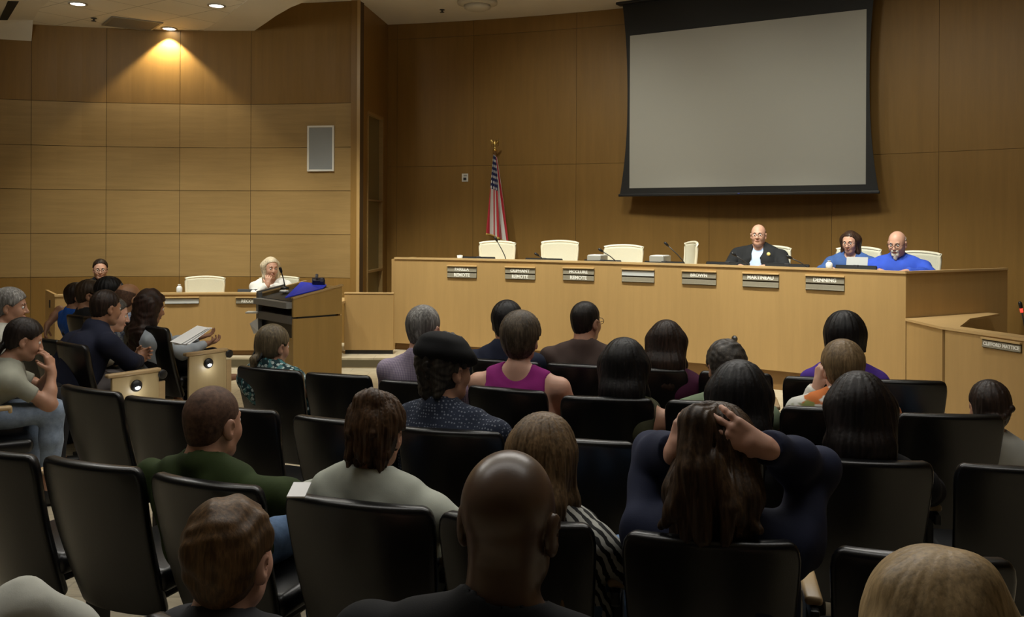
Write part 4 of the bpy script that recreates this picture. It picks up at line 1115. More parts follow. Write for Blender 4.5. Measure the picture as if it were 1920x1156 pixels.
for px, w_, py, lab in [(1100, .13, 478, 'pale grey document box behind the third nameplate'), (1217, .13, 479, 'pale grey document box right of the third dais chair')]:
    p, yw = arcpt(px, .35); zt_ = at(px, py, p.y).z
    r_ = empty('document_tray', p, yw, lab, 'tray', 'trays on the dais'); h_ = max(.04, zt_-p.z)
    bm = BM(); box(bm, (0, 0, h_/2), (.17, .24, h_), None, .006); obj('body', bm, mat('grey_tray', (.32, .32, .29), .6), r_); bm = BM(); box(bm, (0, -.01, h_+.003), (.15, .2, .006)); obj('papers', bm, M_PAPER, r_)
p, yw = arcpt(851, .2); r_ = tag(obj('paper_cup', (lambda b: (lathe(b, [(.028, 0), (.036, .1), (.034, .1), (.026, .01)], (0, 0, 0), 16), b)[1])(BM()), M_WHITE, None, True), 'small white cup at the left end of the dais', 'cup'); r_.location = p+Vector((0, 0, .0)); r_.scale = (1, 1, (at(851, 478, p.y).z-p.z)/.1)
def bottle(p, lab, h):
    r = empty('water_bottle', p, 0, lab, 'bottle')
    bm = BM(); lathe(bm, [(.03, 0), (.033, .01), (.033, h*.6), (.022, h*.78), (.013, h*.85), (.013, h*.9)], (0, 0, 0), 16); obj('body', bm, mat('clear_bottle', (.75, .77, .78), .15), r, True)
    bm = BM(); lathe(bm, [(.017, h*.89), (.017, h), (.004, h)], (0, 0, 0), 14); obj('cap', bm, M_WHITE, r, True)
p, yw = arcpt(1553, .055, ZDT); p = arcpt(1553, .03, ZDT)[0]; bottle(p, 'small white bottle on the dais in front of the woman in blue', .075)
p, yw = onarc(335); bottle((p.x, p.y+.03, ZL), 'small white bottle on the left staff desk', .095)
# papers held by the woman at the dais
p, yw = onarc(470); r_ = tag(obj('laptop', (lambda b: (box(b, (0, 0, .008), (.46, .28, .016), None, .004), box(b, (0, .14, .06), (.46, .012, .10), Matrix.Rotation(-.3, 3, 'X'), .004), b)[2])(BM()), M_DKGREY), 'dark laptop edge on the left staff desk beside the podium', 'laptop'); r_.location = (p.x-.05, p.y+.28, ZL-.1)

# ------------------------------------------------------------------ podium
YP = 8.75     # near right corner
q0 = at(550, 557, YP); q1 = at(642, 537, YP+.28)
# plan: near-left, near-right corners of the right side panel seen frontally, body runs left/back
pz = empty('podium', (on(560, 700, 0).x, YP, 0), 0, 'maple speaker podium with dark sloped top and open shelf side', 'podium')
A_ = Vector((at(550, 600, YP).x, YP)); B_ = Vector((at(643, 600, YP+.36).x, YP+.36))
ax = (B_-A_).normalized(); ay = Vector((-ax.y, ax.x)); Wp = (B_-A_).length; Dp = .78
# the side panel A-B faces the audience; the reader stands on its left, the depth axis is away
zA, zB = at(550, 560, YP).z, at(642, 535, YP+.36).z
def PL(u, v): return tuple(A_+ax*u+ay*v)
def slope_panel(bm, u0, u1, v0, v1, z0, za, zb):
    pts = [PL(u0, v0), PL(u1, v0), PL(u1, v1), PL(u0, v1)]; zt_ = [za, zb, zb, za]
    lo = [bm.verts.new((*p, z0)) for p in pts]; hi = [bm.verts.new((*p, z)) for p, z in zip(pts, zt_)]
    bm.faces.new(lo[::-1]); bm.faces.new(hi)
    for i in range(4): bm.faces.new((lo[i], lo[(i+1) % 4], hi[(i+1) % 4], hi[i]))
zs_ = at(600, 595, YP+.1).z
M_POD = wood('podium_maple', (.43, .27, .085), True, .36, .08)
bm = BM(); slope_panel(bm, 0, Wp-.012, 0, .03, zs_+.012, zA, zB); part('upper_side_panel', bm, M_POD, pz)
bm = BM(); slope_panel(bm, 0, Wp-.012, .0, .03, .001, zs_-.006, zs_-.006); part('lower_side_panel', bm, M_POD, pz)
bm = BM(); slope_panel(bm, .05, Wp-.08, .006, .03, zs_-.006, zs_+.012, zs_+.012); part('reveal_strip', bm, M_BLACK, pz)
bm = BM(); slope_panel(bm, 0, Wp-.012, Dp-.03, Dp, .001, zA, zB); part('far_side_panel', bm, M_POD, pz)
bm = BM(); slope_panel(bm, Wp-.035, Wp-.012, .03, Dp-.03, .001, zB-.03, zB-.01); part('front_panel', bm, M_POD, pz)
bm = BM(); slope_panel(bm, .006, Wp, -.008, Dp+.008, zA-.02, zA+.004, zB+.006)
for v_ in bm.verts:
    if v_.co.z < zA-.01: pass
part('top_edge', bm, M_DESKTOP, pz) if False else bm.free()
def sloped(bm, u0, u1, v0, v1, th, lift=0):
    f = lambda u: zA+(zB-zA)*u/Wp+lift
    pts = [PL(u0, v0), PL(u1, v0), PL(u1, v1), PL(u0, v1)]; us = [u0, u1, u1, u0]
    lo = [bm.verts.new((*p, f(u)-th)) for p, u in zip(pts, us)]; hi = [bm.verts.new((*p, f(u))) for p, u in zip(pts, us)]
    bm.faces.new(lo[::-1]); bm.faces.new(hi)
    for i in range(4): bm.faces.new((lo[i], lo[(i+1) % 4], hi[(i+1) % 4], hi[i]))
bm = BM(); sloped(bm, -.005, Wp, -.006, .036, .015, .012); part('top_edge', bm, M_DESKTOP, pz)
bm = BM(); sloped(bm, -.005, Wp, Dp-.036, Dp+.006, .015, .012); part('top_edge', bm, M_DESKTOP, pz)
bm = BM(); sloped(bm, .02, Wp-.02, .037, Dp-.037, .02, -.035); part('desk_surface', bm, M_DKGREY, pz)
# open reader side on the left: grey pull-out shelf, drawer, dark hollow
x0, x1 = at(482, 600, YP+.35), at(548, 600, YP)
def left_face(name, z0, z1, u0, u1, m): bm = BM(); slope_panel(bm, u0, u1, .031, Dp-.031, z0, z1, z1); return part(name, bm, m, pz)
z_ = lambda py: at(515, py, YP+.25).z
left_face('keyboard_shelf', z_(574), z_(563), -.06, .3, mat('shelf_grey', (.26, .265, .26), .4))
left_face('drawer', z_(603), z_(588), -.01, .3, mat('drawer_grey', (.13, .13, .135), .45))
left_face('equipment_bay', z_(630), z_(604), .04, .3, M_BLACK)
left_face('inner_panel', .001, z_(630), .03, .06, M_POD)
bm = BM(); slope_panel(bm, -.012, .03, Dp-.05, Dp-.0, .001, zA+.01, zA+.02); part('end_post', bm, mat('panel_grey', (.13, .13, .13), .4), pz)
bm = BM(); sloped(bm, -.01, .30, Dp-.03, Dp+.0, .12, .03); part('control_panel', bm, mat('panel_grey', (.13, .13, .13), .4), pz)
# things on the podium
f = lambda u: zA+(zB-zA)*u/Wp
dirp = Vector((ax.x*Wp, ax.y*Wp, zB-zA)).normalized()
bpts = [at(534, 557, YP+.12), at(564, 527.5, YP+.62), at(613, 533, YP+.62), at(606, 539, YP+.30)]
bm = BM(); lo = [bm.verts.new(p-Vector((0, 0, .012))) for p in bpts]; hi = [bm.verts.new(p) for p in bpts]
bm.faces.new(lo[::-1]); bm.faces.new(hi)
for i in range(4): bm.faces.new((lo[i], lo[(i+1) % 4], hi[(i+1) % 4], hi[i]))
bmesh.ops.bevel(bm, geom=list(bm.edges), offset=.004, segments=2, affect='EDGES')
tag(obj('folder', bm, mat('royal_blue_vinyl', (.05, .08, .90), .4)), 'royal blue folder lying open on the sloped podium top', 'folder')
pc = at(597, 527, YP+.62); r_ = empty('desk_telephone', pc-Vector((0, 0, .03)), .3, 'dark blue-black telephone on the podium behind the blue folder', 'telephone')
bm = BM(); box(bm, (0, 0, .03), (.13, .10, .06), Matrix.Rotation(.25, 3, 'X'), .012); obj('body', bm, mat('phone_dark', (.012, .014, .03), .35), r_, True)
bm = BM(); tube(bm, [(-.02, -.04, .02), (-.022, -.045, .07), (-.018, -.02, .10)], [.016, .014, .016], 10); box(bm, (.03, -.052, .045), (.03, .006, .04), None, .002); obj('handset', bm, mat('phone_grey', (.1, .1, .12), .3), r_, True)
bb = at(534, 541, YP+.62); mic(bb, at(527, 508, YP+.57), 'gooseneck microphone rising from the podium')
for px, py, w_, lab in [(533, 546, .10, 'crumpled white paper on the podium under the microphone'), (614, 541, .05, 'small white tissue by the podium top edge')]:
    bm = BM(); bmesh.ops.create_icosphere(bm, subdivisions=3, radius=1)
    for v_ in bm.verts: v_.co *= 1+.25*math.sin(9*v_.co.x+3*v_.co.y)*math.sin(8*v_.co.z+5*v_.co.y)
    bmesh.ops.scale(bm, vec=(w_*.5, w_*.35, w_*.16), verts=bm.verts); o = obj('paper_scrap', bm, M_PAPER, None, True); o.location = at(px, py, YP+.30 if px > 600 else YP+.55); tag(o, lab, 'paper', 'paper scraps on the podium')
pc = at(474, 585, YP+.55); bm = BM(); box(bm, (0, 0, 0), (.13, .10, .018), None, .007); o = obj('side_shelf', bm, M_WHITE, pz); o.matrix_parent_inverse = Matrix.Translation(-pz.location); o.location = pc
pc = [at(468, 606, YP+.5), at(483, 596, YP+.45), at(484, 622, YP+.45), at(476, 626, YP+.5)]
bm = BM(); hi = [bm.verts.new(p) for p in pc]; lo = [bm.verts.new(p+Vector((0, .006, 0))) for p in pc]; bm.faces.new(hi); bm.faces.new(lo[::-1])
for i in range(4): bm.faces.new((lo[i], lo[(i+1) % 4], hi[(i+1) % 4], hi[i]))
tag(obj('paper_sheet', bm, M_PAPER), 'white paper hanging from the left side of the podium', 'paper')
pc = at(632, 697, YP+.15); bm = BM(); box(bm, (0, 0, 0), (.07, .05, .02), None, .006); box(bm, (0, -.005, .008), (.04, .03, .012), None, .003); o = obj('blue_packet', bm, mat('blue_packet', (.05, .10, .55), .4)); o.location = (pc.x, YP-.06, .012); tag(o, 'small blue and white packet on the floor at the podium foot', 'packet')
# ------------------------------------------------------------------ auditorium seats
M_VINYL = None
t = NT('black_seat_vinyl'); t.col((.0025, .0025, .0028)); t.b.inputs['Roughness'].default_value = .31; t.b.inputs['Specular IOR Level'].default_value = .5
t.bump(t.noise(t.coords(), 260, 2), .12, .002); M_VINYL = t.m
M_ARM = wood('armrest_maple', (.44, .31, .16), False, .35, .08); M_STEEL = mat('seat_steel', (.01, .01, .01), .5)
M_PANEL = wood('aisle_panel_maple', (.47, .36, .19), True, .4, .06)
PROTO = empty('auditorium_seat', (0, 0, 0), 0, '', 'chair', 'black auditorium seats')
bm = BM(); n = 22; ny = 22
def bpt(u, v):
    w = .232*(.84+.16*min(1, v*1.15)**.8)
    e = 1.0
    if v > .90: e = 1-.085*((v-.90)/.10)**2.4
    x = u*w*e; z = .27+.575*v+.006*(1-u*u)
    y = -.10-.165*v+.05*abs(u)**2.2-.018*math.sin(PI*v)
    return (x, y, z)
G = [[bm.verts.new(bpt(-1+2*i/n, j/ny)) for i in range(n+1)] for j in range(ny+1)]
for j in range(ny):
    for i in range(n): bm.faces.new((G[j][i], G[j][i+1], G[j+1][i+1], G[j+1][i]))
o = obj('backrest', bm, M_VINYL, PROTO, True)
finish(o, [('SOLIDIFY', dict(thickness=.05, offset=0)), ('BEVEL', dict(width=.02, segments=4, limit_method='ANGLE', angle_limit=math.radians(50)))])
o.data.polygons.foreach_set('use_smooth', [True]*len(o.data.polygons))
bm = BM(); box(bm, (0, .12, .395), (.44, .44, .085), None, .035, seg=4); obj('seat', bm, M_VINYL, PROTO, True)
bm = BM(); box(bm, (0, .10, .335), (.36, .34, .035), None, .01); obj('seat_pan', bm, M_STEEL, PROTO)
def armset(x, parent):
    bm = BM(); box(bm, (0, .07, .634), (.052, .30, .026), None, .011, seg=3); box(bm, (0, .215, .625), (.05, .02, .04), None, .008); a = obj('armrest', bm, M_ARM, parent, True); a.location.x = x
    bm = BM(); box(bm, (0, .05, .31), (.03, .10, .62), None, .006); box(bm, (0, .06, .0125), (.06, .30, .025), None, .005); box(bm, (0, .02, .60), (.026, .26, .04), None, .006); b = obj('post', bm, M_STEEL, parent); b.location.x = x
    return a, b
armset(-.262, PROTO)
RIGHT = armset(.262, PROTO)
for r_ in RIGHT:
    for c in list(COL.objects):
        if c == r_: break
RNAMES = {r_.data.name for r_ in RIGHT}
SEATS = []
def seat(lab, L, R_, right=False, z=.85, wmax=1.08, first=[True]):
    a = on(*L, z); b = on(*R_, z); m = (a+b)/2; yaw = math.atan2(b.y-a.y, b.x-a.x)
    w = min(wmax, max(.86, (b-a).length/.464))
    return seat_at(lab, m, yaw, w, right)
def seat_at(lab, m, yaw, w=1., right=False):
    r = copy_tree(PROTO)
    for c in list(r.children):
        if c.data.name in RNAMES and not right: bpy.data.objects.remove(c)
    off = Matrix.Rotation(yaw, 3, 'Z') @ Vector((0, -.265, 0))
    r.location = (m.x-off.x, m.y-off.y, 0); r.rotation_euler = (0, 0, yaw); r.scale = (w, 1, 1); r['label'] = lab
    SEATS.append(r); return r
B = 'black auditorium seat '
# second row, left to right (three at its left end stand forward of the aisle)
seat(B+'under the woman with the blond ponytail', (437, 684), (557, 696))
seat('empty '+B+'right of the ponytail woman, in front of the podium', (566, 697), (690, 705))
seat(B+'under the grey-haired man in the lavender shirt', (705, 711), (850, 719))
seat(B+'behind the woman in the magenta tank top', (872, 721), (1020, 734))
seat(B+'behind the woman with straight black hair and bare arms', (1050, 741.5), (1226, 748))
seat(B+'under the man in glasses and pale green shirt', (1248, 749.5), (1452, 757))
seat(B+'under the child in the tie-dye shirt', (1466, 761), (1664, 768))
seat(B+'covering the back of the woman with the braided bun', (1688, 775), (1890, 779), True)
# front row
seat(B+'under the man in the navy polo shirt, leftmost of the front row', (881, 671), (1010, 679))
seat(B+'under the man in the brown T-shirt, front row', (1020, 679), (1152, 687))
seat(B+'under the long-haired woman in maroon, front row', (1160, 687.5), (1287, 693))
seat('empty '+B+'in the front row, right of the woman in maroon', (1310, 694.5), (1449, 701))
seat(B+'under the woman in purple, front row', (1471, 705), (1612, 710.5))
seat('empty '+B+'at the right end of the front row', (1628, 711), (1780, 715), True)
# third row
seat('empty '+B+'left end of the third row, beside the lit aisle panels', (103, 719), (212, 736), z=.85)
seat('empty '+B+'directly left of the man in the green shirt, one row ahead', (223, 741), (350, 753))
seat('empty '+B+'half hidden right of the face of the man in green', (372, 758), (511, 771))
seat('empty '+B+'directly left of the head of the woman with the messy topknot', (540, 777), (728, 796))
seat(B+'under the man in the black flat cap', (742, 800), (940, 811))
seat('empty '+B+'ahead of the woman with the light brown hair', (953, 815), (1192, 831))
seat(B+'under the black-haired woman ahead of the raised hands', (1208, 833), (1432, 850))
seat(B+'under the woman in black with long dark hair', (1525, 860), (1757, 868))
seat('empty '+B+'at the right edge of the photo, third row', (1798, 870), (2040, 882), True)
# fourth row
seat('empty '+B+'cut by the left edge, fourth row', (-105, 833), (46, 856))
seat('empty '+B+'second from the left in the fourth row', (66, 855), (247, 880))
seat(B+'under the man in the green shirt', (270, 886), (476, 916))
seat(B+'under the woman in the pale grey blouse', (524, 925), (803, 956))
seat(B+'under the woman with light brown hair, partly behind the bald head', (816, 961), (1110, 988))
seat(B+'under the woman holding up her hair', (1168, 999), (1504, 1021))
seat('empty '+B+'right of the woman holding up her hair, behind the blond head', (1564, 1029), (1914, 1056), True)
# row nearest the camera (under the three nearest people; their backs are below the frame)
for lab, hx, hy, yaw in ((B+'under the boy in the grey hoodie', -.60, 1.98, -22), (B+'under the bald man in black', -.02, 1.62, -17), (B+'under the blond-haired person', .72, 1.36, -13)):
    seat_at(lab, Vector((hx, hy-.12, 0)), math.radians(yaw), 1.0, True)
# side block, turned to face the stage, and its aisle panels
def aisle_panel(r, w):
    bm = BM(); box(bm, (.30, .10, .305), (.028, .35, .61), None, .004); pn = obj('end_panel', bm, M_PANEL, r); pn['label'] = 'pale maple aisle end panel'
    bm = BM(); box(bm, (.30, .30, .27), (.028, .05, .54), None, .004); obj('end_panel_rail', bm, M_ARM, r)
    bm = BM(); box(bm, (.296, .09, .625), (.06, .40, .028), None, .011, seg=3); obj('armrest', bm, M_ARM, r, True)
    bm = BM(); lathe(bm, [(.028, -.03), (.034, -.025), (.034, .025), (.028, .03)], (.30, .30, .59), 16, Matrix.Rotation(PI/2, 3, 'Y')); obj('pivot_cap', bm, M_BLACK, r, True)
    R90 = Matrix.Rotation(PI/2, 3, 'Y')
    bm = BM(); lathe(bm, [(.042, 0), (.042, .010), (.034, .022), (.015, .028), (.002, .029)], (.3145, .10, .535), 24, R90); li = obj('aisle_light', bm, M_BLACK, r, True)
    bm = BM(); lathe(bm, [(.028, 0), (.03, .012), (.02, .026), (.003, .031)], (.3145, .10, .525), 20, R90); o = obj('lamp', bm, mat('aisle_lamp_glow', (1, 1, 1), .4, emit=(.85, .93, 1), estr=7), li, True)
    for v in o.data.vertices: v.co.z = .525+(v.co.z-.525)*.75
    return r
def point(name, loc, e, col=(1, .95, .88), r=.02):
    l = bpy.data.lights.new(name, 'POINT'); l.energy = e; l.color = col; l.shadow_soft_size = r
    o = bpy.data.objects.new(name, l); COL.objects.link(o); o.location = loc; return o
side = []
def side_seat(lab, L, R_, panel=False):
    r = seat(lab, L, R_, panel)
    if panel:
        for c in list(r.children):
            if c.data.name in RNAMES: bpy.data.objects.remove(c)
        aisle_panel(r, 1)
        bpy.context.view_layer.update()
        q = r.matrix_world @ Vector((.385, .10, .49)); point('aisle_light_lamp', q, .22, (.9, .95, 1), .012)
    return r
side_seat(B+'with lit end panel under the woman reading papers', (256, 608), (302, 614), True)
side_seat(B+'under the bald man in the light blue shirt', (222, 602.5), (262, 607))
side_seat(B+'under the person in the dark top beside the bald man', (187, 597.5), (224, 602))
side_seat(B+'under the short-haired person in black, far side block', (155, 593), (189, 597))
side_seat(B+'under the person in the royal blue T-shirt', (126, 589), (157, 592.5))
side_seat(B+'with lit end panel under the man in the navy jacket', (98, 638), (149, 647), True)
side_seat(B+'under the person in the cream jacket', (55, 630), (97, 637))
side_seat('empty '+B+'inside end of the middle side-block row', (16, 623), (54, 629))
s3 = seat(B+'under the woman in the pale T-shirt at the left edge', (-110, 700), (-28, 716), True)
s3b = side_seat(B+'under the grey-haired woman at the left edge', (-175, 688), (-112, 699))
s4 = seat_at(B+'under the person in white trousers', Vector((-2.05, 1.75, 0)), math.radians(-60), 1., True)
# retire the pattern seat
def drop(o):
    for c in list(o.children): drop(c)
    bpy.data.objects.remove(o)
drop(PROTO)
# ------------------------------------------------------------------ the people in the photograph
def T_(mname, c, **k):
    pk = {x: k.pop(x) for x in list(k) if x in ('pattern', 'c2', 'c3', 's', 'rough')}
    return dict(m=cloth_mat(mname, c, **pk), **k)
DARKPANTS = dict(m=cloth_mat('dark_trousers', (.012, .012, .014)))
JEANS = dict(m=cloth_mat('blue_jeans', (.10, .16, .27), 'denim'))
H_BLACK = hair_mat('hair_black', (.006, .005, .005), 2.4); H_DKBR = hair_mat('hair_dark_brown', (.016, .009, .006), 2.2)
H_BROWN = hair_mat('hair_brown', (.052, .027, .012), 2.); H_LTBR = hair_mat('hair_light_brown', (.12, .075, .036), 1.8)
H_BLOND = hair_mat('hair_blond', (.27, .19, .092), 1.45); H_PLAT = hair_mat('hair_platinum', (.55, .47, .34), 1.3)
H_GREY = hair_mat('hair_grey', (.14, .13, .12), 2.0, grey=(.33, .32, .30)); H_PEPPER = hair_mat('hair_pepper', (.05, .045, .04), 2.2)
H_CURL = hair_mat('hair_curly_grey', (.04, .034, .028), 2.6, True); H_BUZZ = hair_mat('hair_buzz', (.085, .045, .028), 1.5, True, .6)
H_DIRTY = hair_mat('hair_dirty_blond', (.10, .075, .042), 1.9)
AU = None
def V(*a): return V3(*a)
# ---- officials
def lapel_pin(i):
    bm = BM(); c = i['N']+i['fwd']*.135+i['side']*(-.125)-V(0, 0, .055)
    lathe(bm, [(.022, 0), (.02, .005), (.006, .008)], c, 8, Matrix.Rotation(-PI/2, 3, 'X')); obj('lapel_flower', bm, mat('yellow_flower', (.75, .6, .2), .5), i['root'], True)
def goatee(i):
    T, R, hs = i['T'], i['R'], i['hs']
    fl = Field(T(0, 0, 0)-.2, T(0, 0, 0)+.2, .0055)
    for q in ((cone(T(0, .07, -.092), T(0, .078, -.125), .03*hs, .018*hs)), cone(T(-.026, .082, -.052), T(-.024, .08, -.09), .010*hs, .014*hs), cone(T(.026, .082, -.052), T(.024, .08, -.09), .010*hs, .014*hs), cone(T(-.022, .095, -.048), T(.022, .095, -.048), .008*hs, .008*hs)): fl.add(q, 0, .012)
    fl.displace(lambda X, Y, Z: .0018*np.sin(300*X)*np.sin(240*Y+60*Z)); link('goatee', fl.mesh('goatee'), hair_mat('beard_white', (.6, .58, .54), 1.2), i['root'])
    bm = BM(); N, f = i['N'], i['fwd']
    p0 = N+f*.085-V(0, 0, .05); pts = [p0, p0+f*.045-V(0, 0, .05), p0+f*.075-V(0, 0, .2), p0+f*.085-V(0, 0, .34)]
    tube(bm, pts, [.012, .02, .028, .034], 8); bmesh.ops.scale(bm, vec=(1.25, .55, 1), space=Matrix.Translation(-Vector(p0)), verts=bm.verts)
    obj('necktie', bm, cloth_mat('red_tie', (.32, .03, .06), 'band', (.45, .4, .5), s=1.5), i['root'], True)
person('man in black suit and pale blue shirt with a yellow lapel flower', 1422, 441, 9.95, 155, fz=ZD, hyaw=2, hs=.97, g=1.12, sw=.235, lean=-.03, skin=SK_PALE, face=True, glasses=True,
       top=T_('black_suit', (.016, .017, .019), name='jacket', open=True, under=cloth_mat('pale_blue_shirt', (.45, .58, .85), rough=.7), t=.02), pants=DARKPANTS, arms='desk', s=.47,
       hair=('fringe', hair_mat('hair_thin_grey', (.12, .075, .05), 1.3), dict(t=.005, slope=.4, off=-.005, amp=.001)), extra=dict(fn=lapel_pin, brow=H_BROWN))
person('woman in a blue top with straight brown shoulder-length hair, on the dais', 1594, 454, 9.4, 150, fz=ZD, hyaw=-10, hpitch=12, hs=.93, fem=True, lean=.02, face=True, glasses=True, arms='desk', s=.47, sw=.2,
       top=T_('blue_knit', (.045, .095, .26), vneck=.02), pants=DARKPANTS, hair=('long', hair_mat('hair_chestnut', (.026, .013, .008), 1.9), dict(len=.21, slope=1.0, off=-.014, t=.007, w=.66, back=-.03, thin=1)))
person('bald man with white goatee in a bright blue shirt and red tie', 1682, 457, 9.05, 150, fz=ZD, hyaw=-10, hpitch=14, hs=1.02, g=1.2, sw=.235, lean=.06, face=True, glasses=True, arms='desk', s=.47, collar=True,
       top=T_('royal_shirt', (.035, .085, .50)), pants=DARKPANTS, hair=('fringe', hair_mat('hair_fringe_white', (.4, .37, .33), 1.2), dict(t=.004, slope=.3, off=-.02, amp=.001, fz=.04)), extra=dict(fn=goatee, brow=H_GREY))
def epaulettes(i):
    for S_, sx in ((i['SR'], 1), (i['SL'], -1)):
        bm = BM(); c = S_*.75+i['N']*.25+V(0, 0, .058); box(bm, c, (.10, .06, .012), Matrix.Rotation(.35*sx, 3, 'Y'), .004); obj('shoulder_patch', bm, mat('patch_cream', (.6, .55, .42), .7), i['root'])
person('uniformed officer in glasses seated behind the left staff desk', 188, 505, 11.2, 205, fz=ZP, hyaw=0, hpitch=6, hs=.98, lean=.03, face=True, glasses=True, arms='desk', s=.40, sw=.2, collar=True,
       top=T_('officer_black', (.013, .014, .018)), pants=DARKPANTS, hair=('short', H_DKBR, dict(t=.012, off=-.002)), extra=dict(fn=epaulettes))
person('woman with long platinum hair in a white jacket, chin on hand', 508, 502, 11.15, 192, fz=ZP, hyaw=22, hpitch=8, hs=1.03, fem=True, lean=.05, face=True, s=.40, sw=.19,
       arms={'R': (V(.20, .16, .62), V(.03, .22, .80), V(-.1, -.1, 1), V(-.1, -.95, .1)), 'L': (V(-.26, .10, .64), V(-.10, .30, .68), V(.8, .5, 0), V(0, 0, -1))}, hands={'R': dict(vis=True, curl=.7)},
       top=T_('white_jacket', (.74, .74, .72), vneck=.08, name='jacket'), pants=DARKPANTS, hair=('long', H_PLAT, dict(len=.30, slope=1.05, off=-.014, w=.72, back=-.05, t=.009, thin=1)))
# ---- front row
person('man in a navy polo shirt with dark hair, front row left', 951, 606, 5.72, -20, hyaw=12, hs=1.08, skin=SK_TAN, collar=True, top=T_('navy_polo', (.014, .018, .036), sleeve='short'), pants=DARKPANTS, hair=('short', H_BLACK, dict(t=.016, amp=.003)))
person('man in a brown T-shirt and glasses, front row', 1099, 604, 5.66, -18, hyaw=-22, hs=1.02, g=1.15, sw=.215, skin=SK_MID, glasses=True, top=T_('brown_tee', (.062, .042, .036), sleeve='short'), pants=DARKPANTS, hair=('short', hair_mat('hair_black_short', (.013, .010, .008), 2), dict(t=.007, amp=.002)))
person('woman with long dark hair in a maroon top, front row', 1250, 645, 5.42, -17, hyaw=0, hs=1.05, fem=True, skin=SK_MID, top=T_('maroon_top', (.055, .010, .034), sleeve='short'), pants=DARKPANTS, hair=('long', H_DKBR, dict(len=.22, t=.018, w=.85)))
person('woman with a short dark bob in a purple top, front row', 1583, 634, 5.12, -14, hyaw=6, hs=1.06, fem=True, skin=SK_MID, top=T_('purple_top', (.07, .03, .25), sleeve='short', name='blouse'), pants=DARKPANTS, hair=('bob', H_BLACK, dict(blen=.07, t=.028)))
# ---- second row
person('woman with blond ponytail and teal patterned blouse by the podium', 512, 650, 5.38, -27, leanx=-.06, N_off=(.035, -.04), hyaw=-6, hpitch=8, hs=.99, fem=True, skin=SK_MID, top=T_('teal_print', (.40, .47, .45), pattern='blotch', c2=(.012, .03, .035), c3=(.06, .17, .18), sleeve='short', name='blouse'), pants=DARKPANTS, hair=('ponytail', H_DIRTY, dict(t=.014, px=-.015, bz=-.05, slope=1.0)), face=True)
person('grey-haired man in a lavender checked shirt', 795, 618, 5.0, -20, hyaw=-4, hs=1.05, skin=SK_PALE, collar=True, top=T_('lavender_check', (.42, .36, .43), pattern='stripe', c2=(.12, .09, .18), s=1.4), pants=DARKPANTS, hair=('short', H_GREY, dict(t=.009, amp=.003)))
person('woman in a magenta tank top with short hair and bare shoulders', 977, 636, 4.78, -18, hs=1.07, fem=True, g=1.15, sw=.215, skin=SK_PALE, top=T_('magenta_tank', (.22, .016, .145), sleeve='none', scoop_back=.095, name='tank_top'), pants=DARKPANTS, hair=('short', hair_mat('hair_mouse', (.062, .046, .03), 2.1), dict(t=.024, nape=-.1, amp=.004)),
       arms={'R': (V(.29, .0, .66), V(.22, .2, .62), V(-.3, .9, -.1), V(0, 0, -1)), 'L': (V(-.27, .0, .66), V(-.1, .25, .64), V(.5, .8, 0), V(0, 0, -1))})
person('woman with straight black hair, olive tank top and bare arms', 1171, 692, 4.55, -16, hs=1.1, fem=True, skin=SK_MID, g=1.05, sw=.2, top=T_('olive_tank', (.05, .05, .026), sleeve='none', name='tank_top'), pants=DARKPANTS, hair=('long', H_BLACK, dict(len=.20, t=.024, w=.78, slope=.7)))
person('man with curly hair and glasses in a pale green shirt', 1361, 690, 4.5, -15, hyaw=20, hpitch=4, hs=1.02, skin=SK_MID, glasses=True, top=T_('pale_green_shirt', (.15, .195, .125), sleeve='short'), pants=DARKPANTS, hair=('curly', H_CURL, dict(t=.019, amp=.0024, cs=.8)))
person('child in a white and orange tie-dye shirt, hand at the face', 1579, 692, 4.38, -14, N_off=(.02, -.04), hyaw=10, hs=1.02, skin=SK_PALE, g=1.05, top=T_('tie_dye', (.60, .60, .55), pattern='tie', c2=(.50, .15, .04), c3=(.20, .22, .07), sleeve='long'), pants=DARKPANTS, hair=('short', hair_mat('hair_sandy', (.15, .10, .05), 1.6), dict(t=.022, nape=-.1, amp=.003)),
       arms={'L': (V(-.19, .13, .66), V(-.10, .07, .88), V(.12, -.02, 1), V(.85, .3, -.1)), 'R': (V(.30, .05, .62), V(.14, .26, .60), V(-.4, .8, 0), V(0, 0, -1))}, hands={'L': dict(vis=True, curl=.5)})
person('woman with a braided dark bun and white top at the right', 1855, 764, 4.24, -13, leanx=.19, hs=.98, fem=True, skin=SK_MID, top=T_('white_top', (.40, .40, .36)), pants=JEANS, hair=('braidbun', H_DKBR, dict(t=.013, nape=-.09)),
       arms={'R': (V(.26, .06, .60), V(.2, .3, .55), V(0, 1, 0), V(0, 0, -1))})
